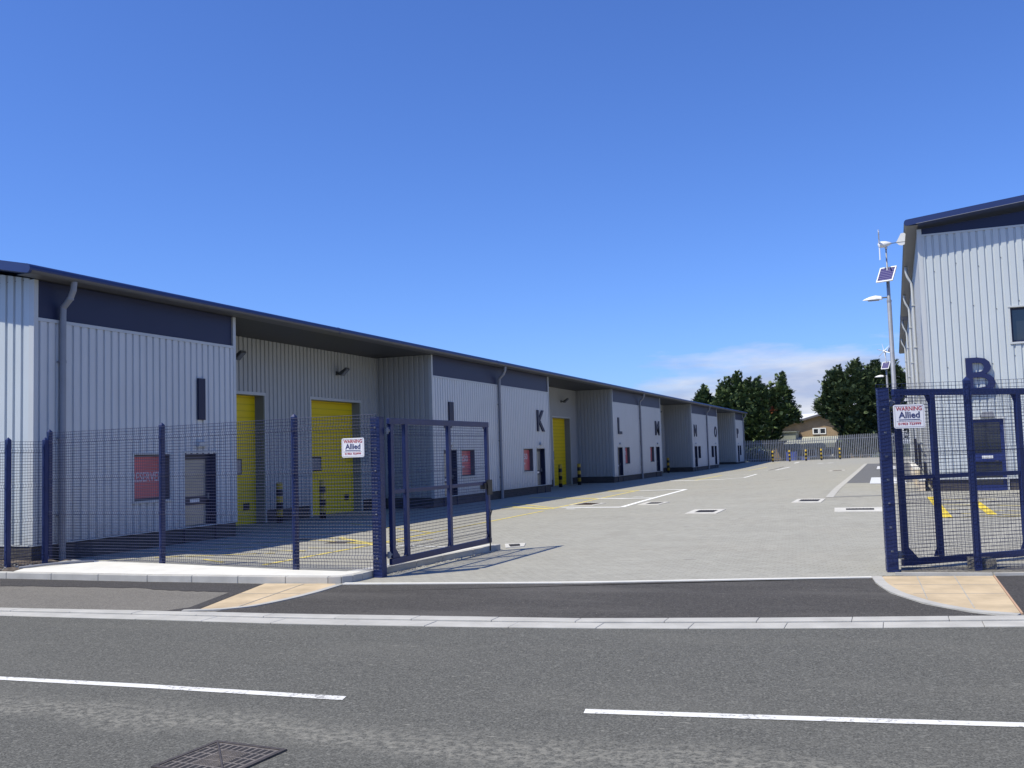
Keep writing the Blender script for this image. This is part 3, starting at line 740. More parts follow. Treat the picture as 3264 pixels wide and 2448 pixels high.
def part(mb, name, mat=None, parent=bld, origin=bo, smooth=False): return mb.build(name, mat, parent, origin, smooth)
TF = lambda u, d, z: (XF+d, u, z)           # front faces, u = Y
TBk = lambda u, d, z: (XB+d, u, z)
def TS(y, sgn): return lambda u, d, z: (u, y+sgn*d, z)
holes_front = {}
for (a, c) in BLOCKS:
    hs = []
    for k in DOORS:
        if a < DOORS[k][0] < c:
            hs.append((DOORS[k][0], DOORS[k][1], 0, 2.05)); hs.append((WINS[k][0], WINS[k][1], 1.05, 2.05))
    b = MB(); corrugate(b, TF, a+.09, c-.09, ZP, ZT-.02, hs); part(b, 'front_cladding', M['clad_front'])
    hp_ = [h for h in hs if h[2] == 0]; PB = [(XF-.10, XF-.035, p, q) for p, q, z0, z1 in strips(a, c, -.1, ZP, hp_)]
    if a > 14: PB.append((XB, XF-.10, a, a+.08))
    if c < 107: PB.append((XB, XF-.10, c-.08, c))
    for r in PB: b = MB(); b.box(*r, -.1, ZP); part(b, 'brick_plinth', M['plinth'])
    b = MB(); b.box(XF-.2, XF-.035, a+.1, c-.1, ZT+.03, ZS); part(b, 'navy_band', M['navy'])
    b = MB()
    b.box(XF-.05, XF+.012, a+.09, c-.09, ZT-.03, ZT+.035)                                        # drip trim under the band
    for y0, y1 in ((a-.012, a+.09), (c-.09, c+.012)):
        b.box(XF-.12, XF+.010, y0, y1, ZP-.005, ZS)
    b.box(XF-.10, XF+.015, a-.005, c+.005, ZP-.03, ZP-.006)                                       # bottom drip
    part(b, 'corner_trim', M['trim'])
    # side walls of the block (returns into the recesses)
    if a > 14:
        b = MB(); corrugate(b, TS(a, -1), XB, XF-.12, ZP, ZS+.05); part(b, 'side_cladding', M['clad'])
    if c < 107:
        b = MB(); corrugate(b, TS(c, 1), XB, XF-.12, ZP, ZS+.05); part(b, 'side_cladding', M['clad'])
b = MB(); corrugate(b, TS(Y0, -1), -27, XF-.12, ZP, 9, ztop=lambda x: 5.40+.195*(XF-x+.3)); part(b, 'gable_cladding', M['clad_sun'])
b = MB(); b.box(-27, XF-.10, Y0, Y0+.12, -.1, ZP); part(b, 'brick_plinth', M['plinth'])
b = MB(); b.box(-27, XF-.10, Y0-.015, Y0+.1, ZP-.03, ZP-.004); part(b, 'corner_trim', M['trim'])
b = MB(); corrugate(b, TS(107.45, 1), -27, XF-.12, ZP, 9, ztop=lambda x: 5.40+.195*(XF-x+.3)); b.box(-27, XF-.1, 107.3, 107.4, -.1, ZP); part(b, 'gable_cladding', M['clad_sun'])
# recess walls with roller doors
HD = 3.79
def roller_door(y0, y1, pane_at, vent=False):
    b = MB(); xd = XB-.34
    b.box(xd-.05, xd, y0-.1, y1+.1, 0, HD+.1)
    for k in range(1, 7): b.box(xd-.01, xd+.002, y0, y1, k*.54-.006, k*.54+.006)
    d = part(b, 'roller_door', M['yellow_door'])
    b = MB(); yy = pane_at
    b.box(xd+.004, xd+.012, yy-.33, yy+.33, 1.46, 1.93); part(b, 'vision_frame', M['black'], d)
    b = MB(); b.box(xd+.008, xd+.018, yy-.28, yy+.28, 1.50, 1.89); part(b, 'vision_pane', M['grey_glass'], d)
    if vent:
        b = MB(); b.box(xd+.004, xd+.02, y1-.62, y1-.34, .42, .62); part(b, 'door_vent', M['black'], d)
    b = MB(); b.use(M['reveal'])
    b.box(XB-.34, XB-.034, y0-.12, y0, 0, HD+.12); b.box(XB-.34, XB-.034, y1, y1+.12, 0, HD+.12); b.box(XB-.34, XB-.034, y0, y1, HD, HD+.12)
    b.use(M['trim'])
    b.box(XB-.034, XB+.014, y0-.09, y0, .0, HD+.09); b.box(XB-.034, XB+.014, y1, y1+.05, .0, HD+.09); b.box(XB-.034, XB+.014, y0, y1, HD, HD+.09)
    part(b, 'door_surround', None, d)
def floodlight(y, z):
    """wall lamp on a short arm, head tilted up and outward"""
    b = MB(); b.tube([(XB, y, z), (XB+.16, y, z-.02)], .028, 8); b.box(XB-.01, XB+.04, y-.07, y+.07, z-.07, z+.06)
    f = part(b, 'floodlight', M['lampgrey'])
    b = MB(); b.extrude([(XB+.14, z-.07), (XB+.21, z-.09), (XB+.44, z+.11), (XB+.42, z+.17), (XB+.17, z+.02)], 'y', y-.12, y+.12); part(b, 'lamp_head', M['lampgrey'], f)
    b = MB(); b.extrude([(XB+.222, z-.086), (XB+.230, z-.094), (XB+.445, z+.094), (XB+.438, z+.10)], 'y', y-.10, y+.10); part(b, 'lamp_glass', M['grey_glass'], f)
for i, (a, c) in enumerate(REC):
    L = c-a; A = (a+1.2, a+4.3); B = (c-4.3, c-1.18)
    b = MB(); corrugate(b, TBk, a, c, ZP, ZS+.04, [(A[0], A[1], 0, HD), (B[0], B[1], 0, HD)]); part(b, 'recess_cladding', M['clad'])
    for p, q, z0, z1 in strips(a, c, -.1, ZP, [(A[0]-.12, A[1]+.12, -1, HD), (B[0]-.12, B[1]+.12, -1, HD)]):
        b = MB(); b.box(XB-.12, XB-.035, p, q, z0, z1); part(b, 'brick_plinth', M['plinth'])
    roller_door(*A, A[1]-1.0, True); roller_door(*B, B[0]+.75, i == 0)
    floodlight(a+2.75, 4.82); floodlight(c-2.7, 4.74)
# doors, windows, letters, lamps of each unit
def unit(k):
    d0, d1 = DOORS[k]; w0, w1 = WINS[k]; red = k in 'IJKLM'
    rec = .17; x = XF-rec
    b = MB(); fr = .07
    b.box(x-.05, x+.015, d0, d0+fr, .0, 2.05); b.box(x-.05, x+.015, d1-fr, d1, .0, 2.05); b.box(x-.05, x+.015, d0+fr, d1-fr, 1.92, 2.05)
    b.box(x-.05, x+.01, d0+fr, d1-fr, 0, .14); b.box(x-.05, x+.01, d0+fr, d1-fr, .86, 1.06)
    b.box(x-.05, x+.01, d0+fr, d0+fr+.08, .14, 1.92); b.box(x-.05, x+.01, d1-fr-.09, d1-fr, .14, 1.92)
    # deep navy jamb linings
    b.box(x+.016, XF-.001, d1-.012, d1+.012, .0, 2.06); b.box(x+.016, XF-.001, d0-.012, d0+.012, .0, 2.06); b.box(x+.016, XF-.001, d0+.012, d1-.012, 2.04, 2.07)
    d = part(b, 'entrance_door', M['navy_door'])
    b = MB(); b.box(x-.03, x-.012, d0+fr+.08, d1-fr-.09, .14, .86); b.box(x-.03, x-.012, d0+fr+.08, d1-fr-.09, 1.06, 1.92); part(b, 'door_glazing', M['door_glass'], d)
    b = MB(); b.box(x+.011, x+.02, d0+.36, d1-.42, .92, 1.0); part(b, 'letter_plate', M['white'], d)
    b = MB(); b.box(x+.011, x+.06, d1-.155, d1-.125, .98, 1.12); part(b, 'door_handle', M['steel'], d)
    b = MB(); b.box(XF-.03, XF+.016, d0-.06, d1+.06, 2.071, 2.125); b.box(XF-.03, XF+.014, d0-.06, d0-.013, ZP, 2.07); b.box(XF-.03, XF+.014, d1+.013, d1+.06, ZP, 2.07); part(b, 'door_trim', M['trim'], d)
    b = MB(); xx = XF-.14
    b.box(xx-.05, xx+.01, w0, w0+.05, 1.05, 2.05); b.box(xx-.05, xx+.01, w1-.05, w1, 1.05, 2.05); b.box(xx-.05, xx+.01, w0+.05, w1-.05, 1.05, 1.1); b.box(xx-.05, xx+.01, w0+.05, w1-.05, 2.0, 2.05)
    b.box(xx+.011, XF-.001, w0-.012, w0+.008, 1.05, 2.05); b.box(xx+.011, XF-.001, w1-.008, w1+.012, 1.05, 2.05)
    wn = part(b, 'window', M['navy_door'] if not red else M['fascia'])
    if red:
        b = MB(); b.box(xx-.03, xx-.012, w0+.05, w1-.05, 1.1, 2.0); part(b, 'red_poster', M['poster'], wn)
        b = MB(); Tt = lambda u, v, dd: (xx-.012+dd, u, v)
        if k == 'I': text_solid(b, 'RESERVED', Tt, w0+.09, w1-.07, 1.46, 1.67, .0, .004, .016)
        else:
            text_solid(b, '250', Tt, w0+.22, w1-.30, 1.58, 1.84, .0, .004, .03)
            for q in range(4): b.box(xx-.012, xx-.009, w0+.22+q*.09, w0+.29+q*.09, 1.36, 1.44)
        part(b, 'poster_lettering', M['poster_ink'], wn)
    else:
        b = MB(); b.box(xx-.03, xx-.012, w0+.05, w1-.05, 1.1, 2.0); part(b, 'window_pane', M['glass'], wn)
    b = MB(); b.box(XF-.03, XF+.016, w0-.06, w1+.06, 2.052, 2.10); b.box(XF-.03, XF+.03, w0-.06, w1+.06, 1.0, 1.048); b.box(XF-.03, XF+.014, w0-.06, w0-.013, 1.05, 2.05); b.box(XF-.03, XF+.014, w1+.013, w1+.06, 1.05, 2.05)
    part(b, 'window_trim', M['trim'], wn)
    # bulkhead lamp over the door
    c = (d0+d1)/2
    b = MB(); b.extrude([(c-.17, 2.22), (c+.17, 2.22), (c+.15, 2.33), (c-.15, 2.33)], 'x', XF+.002, XF+.10); part(b, 'bulkhead_lamp', M['trim'])
LET = {'I': (18.60, 18.84), 'J': (32.05, 32.86), 'K': (41.96, 42.95), 'L': (55.95, 56.8), 'M': (65.6, 66.82), 'N': (79.4, 80.5), 'O': (88.98, 90.2), 'P': (102.5, 103.6)}
for k in DOORS:
    unit(k)
    b = MB(); Tt = lambda u, v, dd: (XF+dd, u, v)
    if k == 'I': b.box(XF+.002, XF+.055, *LET[k], 2.85, 3.83)
    else: text_solid(b, k, Tt, *LET[k], 2.84, 3.82, .002, .055, .016)
    part(b, 'unit_letter', M['letter'])
# roof, eave, soffit
XE = -14.80
def arc(cx, cz, r, a0, a1, n=8): return [(cx+r*math.cos(math.radians(a0+(a1-a0)*i/n)), cz+r*math.sin(math.radians(a0+(a1-a0)*i/n))) for i in range(n+1)]
R_ = .088; cz = 5.55; cxr = XE-R_
prof = [(cxr, cz-R_), (-27, cz-R_+.195*(-27-cxr)*-1), (-27, cz+R_+.195*(cxr+27))]+[(cxr, cz+R_)]+arc(cxr, cz, R_, 80, -90, 9)[:-1]
b = MB(); b.extrude(prof, 'y', 13.40, 107.9); part(b, 'roof', M['navy_roof'])
prof = arc(cxr, cz, R_+.004, -22, -90, 8)+[(cxr-.30, cz-R_-.004), (cxr-.30, cz-R_+.0), ]+list(reversed(arc(cxr, cz, R_-.002, -22, -90, 8)))
b = MB(); b.extrude(prof, 'y', 13.46, 107.86); part(b, 'eave_gutter', M['gutter'])
b = MB(); b.box(-17.62, XF+.12, 13.95, 107.4, 5.462, 5.476); part(b, 'soffit', M['soffit'])
b = MB(); b.box(-27, -26.9, 14, 107.4, 0, 7.5); part(b, 'rear_cladding', M['clad'])
b = MB()    # joints in the roof edge
for y in (24.3, 36.4, 48.5, 60.6, 72.7, 84.8, 96.9): b.extrude(arc(cxr, cz, R_+.007, 100, -60, 8)+[(cxr, cz)], 'y', y-.03, y+.03)
part(b, 'roof_joint', M['navy_roof'])
for y in (14.55, 37.36, 61.32, 85.2, 107.05):
    b = MB(); b.tube([(XE-.10, y, 5.47), (XE-.12, y, 5.30), (XE-.20, y, 5.14), (XF+.085, y, 4.98), (XF+.075, y, 4.82), (XF+.075, y, 2.0), (XF+.075, y, .02)], .062, 12)
    for z in (.9, 2.4, 3.9, 5.14): b.tube([(XF+.075 if z < 5 else XE-.20, y, z-.025), (XF+.075 if z < 5 else XE-.20, y, z+.025)], .070, 12)
    for z in (.9, 2.4, 3.9): b.box(XF, XF+.05, y-.085, y+.085, z-.018, z+.018)
    part(b, 'downpipe', M['pipe'], smooth=False)

# ------------------------------------------------------------------ right building
XR = .99; YR = 32.55; zb = .29; ro = (XR, YR, zb)
rb = thing('industrial_building', 'tall pale ribbed unit B with blue roof edge behind the right gate', 'building', ro)
def rpart(mb, name, mat=None, parent=rb): return mb.build(name, mat, parent, ro)
ZP2 = .68; ZT2 = 8.22; XRR = 19.
TG = lambda u, d, z: (u, YR-d, z)
DW = (2.11, 3.05, .30, 2.44); WW = (3.43, 5.0, 4.72, 5.76)
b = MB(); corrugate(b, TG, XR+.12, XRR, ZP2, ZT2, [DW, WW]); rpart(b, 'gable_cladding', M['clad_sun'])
TW = lambda u, d, z: (XR-d, u, z)
b = MB(); k = math.ceil((XR+.2)/PER)
while k*PER < 9:
    for q, zz in enumerate((2.6, 4.2, 5.9, 7.15)):
        if (k*7+q*5) % 3: continue
        u = k*PER+.83*PER; zz += ((k*13) % 7-3)*.05; b.box(u-.010, u+.010, YR+.018, YR+.033, zz, zz+.02)
    k += 1
rpart(b, 'fixing_screws', M['lampgrey']); rb.children[-1]['kind'] = 'stuff'
b = MB()
for zz in (.0,): b.box(XR+.13, 9, YR-.003, YR+.03, 4.5, 4.504)
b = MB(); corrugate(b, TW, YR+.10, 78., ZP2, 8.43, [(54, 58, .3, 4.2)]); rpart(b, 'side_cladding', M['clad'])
for p, q, z0, z1 in strips(XR, XRR, -.1, ZP2, [DW]): b = MB(); b.box(p, q, YR+.03, YR+.1, z0, z1); rpart(b, 'brick_plinth', M['plinth'])
b = MB(); b.box(XR+.035, XR+.10, YR+.1, 78, -.1, ZP2); rpart(b, 'brick_plinth', M['plinth'])
b = MB(); b.box(XR+.12, XRR, YR+.03, YR+.15, ZT2+.03, 9.9)
b.v = [(x, y, min(z, 8.36+.112*(x-XR)+.05)) for x, y, z in b.v]; rpart(b, 'navy_band', M['navy'])
b = MB(); b.box(XR-.014, XR+.12, YR-.014, YR+.11, ZP2-.02, 8.42); b.box(XR+.12, XRR, YR-.012, YR+.05, ZT2-.03, ZT2+.03); b.box(XR+.12, XRR, YR-.02, YR+.05, ZP2-.04, ZP2-.005)
rpart(b, 'corner_trim', M['trim'])
SL = .112; RR = .095; xe = .615; zc = 8.585; yv0 = 32.10
cxx = xe+RR
prof = [(cxx, zc-RR)]+[(19.5, zc-RR+SL*(19.5-cxx)), (19.5, zc+RR+SL*(19.5-cxx)), (cxx, zc+RR)]+arc(cxx, zc, RR, 100, 270, 9)[:-1]
b = MB(); b.extrude(prof, 'y', yv0, 78.5); rpart(b, 'roof', M['navy_roof'])
prof = arc(cxx, zc, RR+.004, 178, 270, 8)+[(XR+.02, zc-RR-.004), (XR+.02, zc-RR+.001)]+list(reversed(arc(cxx, zc, RR-.002, 178, 270, 8)))
b = MB(); b.extrude(prof, 'y', yv0+.05, 78.4); rpart(b, 'eave_gutter', M['gutter'])
b = MB(); b.extrude(arc(cxx, zc, RR+.009, 150, 270, 8)+[(XR, zc-RR-.009), (XR, zc)], 'y', 55.4, 57.2); rpart(b, 'gutter_joint', M['navy_roof'])
b = MB(); b.obox((cxx+.25, yv0-.004, zc-RR+SL*.25+.004), (19.4, yv0-.004, zc-RR+SL*(19.4-cxx)+.004), .012, .012); rpart(b, 'verge_drip', M['pipe'])
for y in (39.8, 47.4, 57.5, 67.):
    b = MB(); b.tube([(cxx+.03, y, zc-RR+.01), (cxx+.03, y, zc-.30), (cxx+.07, y, zc-.48), (XR-.085, y, zc-.72), (XR-.075, y, zc-.95), (XR-.075, y, 4.), (XR-.075, y, zg(XR, y))], .055, 10)
    for z in (1.8, 3.6, 5.4, 7.): b.box(XR-.14, XR, y-.075, y+.075, z-.018, z+.018)
    rpart(b, 'downpipe', M['trim'])
# window, door, letter, lamp of the right building
b = MB(); x0, x1, z0, z1 = WW; yy = YR+.13
b.box(x0, x0+.06, yy, yy+.05, z0, z1); b.box(x1-.06, x1, yy, yy+.05, z0, z1); b.box(x0+.06, x1-.06, yy, yy+.05, z0, z0+.06); b.box(x0+.06, x1-.06, yy, yy+.05, z1-.06, z1); b.box((x0+x1)/2-.03, (x0+x1)/2+.03, yy, yy+.05, z0+.06, z1-.06)
wn = rpart(b, 'window', M['navy_door'])
b = MB(); b.box(x0+.06, x1-.06, yy+.03, yy+.045, z0+.06, z1-.06); rpart(b, 'window_pane', M['glass'], wn)
b = MB(); b.box(x0-.06, x1+.06, YR-.03, YR+.13, z0-.06, z0-.005); b.box(x0-.06, x1+.06, YR-.03, YR+.13, z1+.005, z1+.05); b.box(x0-.05, x0-.004, YR-.014, YR+.13, z0, z1); b.box(x1+.004, x1+.05, YR-.014, YR+.13, z0, z1); rpart(b, 'window_trim', M['trim'], wn)
b = MB(); x0, x1, z0, z1 = DW; yy = YR+.10
b.box(x0, x0+.09, yy-.03, yy+.05, z0, z1); b.box(x1-.10, x1, yy-.03, yy+.05, z0, z1); b.box(x0+.09, x1-.1, yy-.03, yy+.05, z1-.1, z1); b.box(x0+.09, x1-.1, yy-.03, yy+.05, z0, z0+.16); b.box(x0+.09, x1-.1, yy-.03, yy+.05, 1.16, 1.42)
d = rpart(b, 'entrance_door', M['blue_door'])
b = MB(); b.box(x0+.09, x1-.1, yy+.0, yy+.02, z0+.16, 1.16); b.box(x0+.09, x1-.1, yy+.0, yy+.02, 1.42, z1-.1); rpart(b, 'door_glazing', M['glass'], d)
b = MB(); b.box(x0+.3, x1-.34, yy-.042, yy-.031, 1.26, 1.34); rpart(b, 'letter_plate', M['white'], d)
b = MB(); b.box(x1-.3, x1-.2, yy-.06, yy-.031, 1.17, 1.2); rpart(b, 'door_handle', M['steel'], d)
b = MB(); b.box(x0-.06, x1+.06, YR-.02, YR+.1, z1+.004, z1+.06); b.box(x1+.004, x1+.05, YR-.014, YR+.1, z0, z1); b.box(x0-.05, x0-.004, YR-.014, YR+.1, z0, z1); rpart(b, 'door_trim', M['trim'], d)
b = MB(); text_solid(b, 'B', lambda u, v, dd: (u, YR-dd, v), 2.11, 2.90, 3.24, 4.31, .004, .10, .008); rpart(b, 'unit_letter', M['blue_letter'])
b = MB(); b.extrude([(2.42, 2.50), (2.82, 2.50), (2.76, 2.66), (2.48, 2.66)], 'y', YR-.15, YR-.002); rpart(b, 'bulkhead_lamp', M['pipe'])
# cream block planter wall with railings beside it
t = thing('planter_wall', 'low cream block wall running along the left side of the tall unit', 'wall', (.75, 32.7, .3))
b = MB(); b.box(.62, .78, 32.7, 36.4, .2, .62); b.box(.55, .72, 36.4, 48, .2, .86); b.build('wall', M['cream_block'], t, (.75, 32.7, .3))
b = MB(); b.box(.60, .80, 32.68, 36.42, .622, .67); b.box(.53, .74, 36.42, 48.02, .862, .91); b.build('coping', M['concrete'], t, (.75, 32.7, .3))
def railing(x, y0, y1, z0, z1, label):
    t = thing('hand_railing', label, 'railing', (x, y0, z0), group='black railings by the cream wall')
    b = MB(); b.tube([(x, y0, z0), (x, y0, z1-.25), (x, y0+.35, z1), (x, y1, z1), (x, y1, z0)], .022, 6); b.build('rail', M['black'], t, (x, y0, z0))
    b = MB(); n = int((y1-y0)/.12)
    for i in range(1, n): yy = y0+(y1-y0)*i/n; b.tube([(x, yy, z0+.05), (x, yy, z1-.02-max(0, .2*(1-(yy-y0)/.35)))], .007, 4)
    b.tube([(x, y0, z0+.08), (x, y1, z0+.08)], .012, 5); b.build('infill_bars', M['black'], t, (x, y0, z0))
railing(.85, 32.75, 35.3, .30, 1.15, 'low black barred railing nearest the corner of the tall unit'); railing(.80, 37., 40., .9, 1.75, 'middle black barred railing on the cream block wall'); railing(.78, 42., 46.5, .9, 1.95, 'farther black barred railing with sloping end on the cream wall')

# ------------------------------------------------------------------ mesh fences and gates
def wire_panel(b, a, d, z0, z1, wv=.0025, hp=.05, vp=.05, bends=True):
    """welded mesh from a to d (x,y tuples), folded along V-shaped horizontal bends"""
    A = Vector((*a, 0)); D = Vector((*d, 0)); L = (D-A).length; t = (D-A)/L; nrm = Vector((t.y, -t.x, 0))
    H = z1-z0
    bz = [z0+H*.075, z0+H*.36, z0+H*.64, z0+H*.925] if bends else []
    def off(z):
        for c in bz:
            e = abs(z-c)
            if e < .055: return .035*(1-e/.055)
        return 0.
    zs = sorted(set([z0, z1]+[c+k for c in bz for k in (-.055, 0, .055) if z0 < c+k < z1]))
    n = int(L/vp)
    for i in range(n+1):
        P = A+t*(L*i/n)
        b.tube([P+nrm*(off(z)+.004)+Vector((0, 0, z)) for z in zs], wv*.8, 4, False)
    nh = int(H/hp); hz = [z0+H*i/nh for i in range(nh+1)]+[c+k for c in bz for k in (-.025,)]
    for z in hz:
        for s in (-1, 1) if False else (0,):
            p = nrm*(off(z)-.003)+Vector((0, 0, z)); b.tube([A+p, D+p], wv*1.15, 4, False)
def fence_post(x, y, z0, z1, root, rz=0., w=.075, shield=True):
    b = MB(); h = w/2
    pts = []
    c, s = math.cos(rz), math.sin(rz)
    def q(u, v, z): return (x+u*c-v*s, y+u*s+v*c, z)
    n = len(b.v)
    for z in (z0-.05, z1-.05):
        for u, v in ((-h, -h), (h, -h), (h, h), (-h, h)): b.v.append(q(u, v, z))
    b.v.append(q(0, 0, z1))
    for f in ((3,2,1,0),(0,1,5,4),(1,2,6,5),(2,3,7,6),(3,0,4,7),(4,5,8),(5,6,8),(6,7,8),(7,4,8)): b.f.append(f); b.m.append(0)
    b.box(x-.02, x+.02, y-h-.012, y-h, z0+.1, z1-.12)
    for k in range(6): z = z0+.3+k*.36; b.box(x-.009, x+.009, y-h-.022, y-h-.012, z, z+.018)
    return b.build('fence_post', M['navy_gate'], root, root.location)
fl = thing('mesh_fence', 'navy welded mesh fence standing along the white slab left of the gateway', 'fence', (-14.83, 13.9, .1))
PL = [(-14.83, 13.9, .09), (-12.0, 13.69, .1), (-8.87, 13.12, .1)]
for x, y, z in PL: fence_post(x, y, z, z+2.46, fl, -.1)
ends = [(-14.83, 13.86), (-12.0, 13.64), (-8.87, 13.07), (-7.34, 13.04)]
for (a, d) in zip(ends, ends[1:]):
    b = MB(); wire_panel(b, a, d, .14, 2.48, .0036); b.build('mesh_panel', M['navy_wire'], fl, fl.location)
fl2 = thing('mesh_fence', 'shorter navy mesh fence length in front of the sunlit gable end', 'fence', (-14.50, 12.69, .08))
for x, y in ((-14.50, 12.69), (-14.40, 13.4)): fence_post(x, y, .08, 2.38, fl2, -.1)
fence_post(-17.4, 12.45, .08, 2.38, fl2)
b = MB(); wire_panel(b, (-14.52, 12.66), (-14.40, 13.36), .12, 2.30, .0032); b.build('mesh_panel', M['navy_wire'], fl2, fl2.location)
b = MB(); wire_panel(b, (-17.4, 12.41), (-14.52, 12.65), .12, 2.30, .0032); b.build('mesh_panel', M['navy_wire'], fl2, fl2.location)
fr_ = thing('mesh_fence', 'navy welded mesh fence with one post right of the gateway', 'fence', (.97, 14.9, 0))
fence_post(.965, 14.93, 0, 2.70, fr_, .15, .085); fence_post(3.9, 15.5, 0, 2.70, fr_, .15, .085)
b = MB(); b.box(.85, 1.2, 14.95, 15.25, -.05, .17); b.build('post_footing', M['gravel'], fr_, fr_.location)
b = MB(); wire_panel(b, (-.22, 14.62), (.965, 14.87), .05, 2.63); b.build('mesh_panel', M['navy_wire'], fr_, fr_.location)
b = MB(); wire_panel(b, (.965, 14.87), (3.9, 15.45), .05, 2.63); b.build('mesh_panel', M['navy_wire'], fr_, fr_.location)
def gate_post(x, y, h, wd, label, rz):
    t = thing('gate_post', label, 'gate post', (x, y, 0))
    b = MB(); hw = wd/2; c, s = math.cos(rz), math.sin(rz)
    P = [(x+u*c-v*s, y+u*s+v*c) for u, v in ((-hw, -hw), (hw, -hw), (hw, hw), (-hw, hw))]
    b.prism(P, -.05, h); o = b.build('post', M['navy_gate'], t, (x, y, 0)); bevel(o, .008, 2)
    b = MB(); P2 = [(x+(px-x)*1.04, y+(py-y)*1.04) for px, py in P]; b.prism(P2, h+.001, h+.014); b.build('cap', M['navy_gate'], t, (x, y, 0))
    n = Vector((s, -c, 0))
    for k in range(7):
        b = MB(); z = .3+k*.33; p = Vector((x, y, z))+n*(hw+.004); b.obox(p-Vector((0, 0, .012)), p+Vector((0, 0, .012)), .03, .012, n)
        b.build('fixing_clip', M['steel'], t, (x, y, 0))
    return t
gate_post(-7.395, 13.165, 2.43, .155, 'square navy gatepost at the left side of the gateway', 0.)
gate_post(-.135, 14.74, 2.57, .155, 'thick navy gatepost at the right side of the gateway', .12)
def gate(a, ang, L, z0, z1, sts, label, hinge_side):
    """leaf from hinge point a in direction ang, stiles at distances sts"""
    t = thing('gate', label, 'gate', (a[0], a[1], z0), ang)
    dx = lambda s: (s, 0, 0)
    wd = .055
    b = MB()
    for z in (z0+.05, z1-.045): b.box(0, L, -wd/2, wd/2, z-.05-z0, z+.045-z0)
    zm = z0+(z1-z0)*.495; b.box(.03, L-.03, -.02, .02, zm-.032-z0, zm+.03-z0)
    bevel(b.build('rail', M['navy_gate'], t), .004)
    for s in sts:
        b = MB(); b.box(s-.045, s+.045, -wd/2-.004, wd/2+.004, .0+.102, z1-z0-.092)
        for zz, sg in ((.102, 1), (z1-z0-.092, -1)):
            b.face([(s-.055, -.004, zz), (s-.055, .004, zz+sg*.14), (s-.13 if s > .2 else s-.055, .0, zz)]); 
        bevel(b.build('stile', M['navy_gate'], t), .004)
    for s, sg in ((sts[0]+.055, 1), (sts[-1]-.055, -1)):
        for zz, q in ((.10, 1), (z1-z0-.09, -1)):
            e = .16 if (sg > 0 and q > 0) else .085; P = [(s, zz), (s+sg*e, zz), (s, zz+q*e)]
            b = MB(); n = 0; b.v += [(x, -.012, z) for x, z in P]+[(x, .012, z) for x, z in P]
            for f in ((0,1,2),(5,4,3),(0,3,4,1),(1,4,5,2),(2,5,3,0)): b.f.append(tuple(n+i for i in f)); b.m.append(0)
            b.build('corner_plate', M['navy_gate'], t)
    b = MB(); wire_panel(b, (.02, .0), (L-.02, .0), .08, z1-z0-.07, .0032 if hinge_side > 0 else .0025, bends=True); b.v = [(x, y*.6+.034, z) for x, y, z in b.v]; b.build('mesh_infill', M['navy_wire'], t)
    for z in (.16, z1-z0-.2):
        b = MB(); b.tube([(-.10, 0, z), (.02, 0, z)], .026, 8); b.tube([(-.055, -.008, z-.05), (-.055, -.008, z+.05)], .03, 8)
        b.build('hinge', M['steel'], t)
    b = MB(); zz = zm-z0; b.box(L-.20, L-.01, -.07, -.034, zz-.22, zz+.06); b.box(L-.30, L-.20, -.05, .05, zz-.11, zz+.0); b.build('lock_box', M['black'], t)
    for k in (.02, -.16, -.24): pass
    b = MB(); b.tube([(L-.12, -.045, .45), (L-.12, -.045, -.14)], .012, 6); b.tube([(L-.12, -.045, .45), (L-.03, -.06, .62)], .010, 6); b.build('drop_bolt', M['black'], t)
    return t
ga = gate((-7.30, 13.33), math.atan2(16.98-13.33, .12), 3.68, .17, 2.43, [.07, .52, 2.03, 3.61], 'open navy mesh gate leaf swung back along the kerb at the left', 1)
gb = gate((.0, 14.98), math.atan2(1.5, 1.72), 3.75, .06, 2.575, [.06, .69, 2.32, 3.69], 'open navy mesh gate leaf behind the fence at the right', -1)
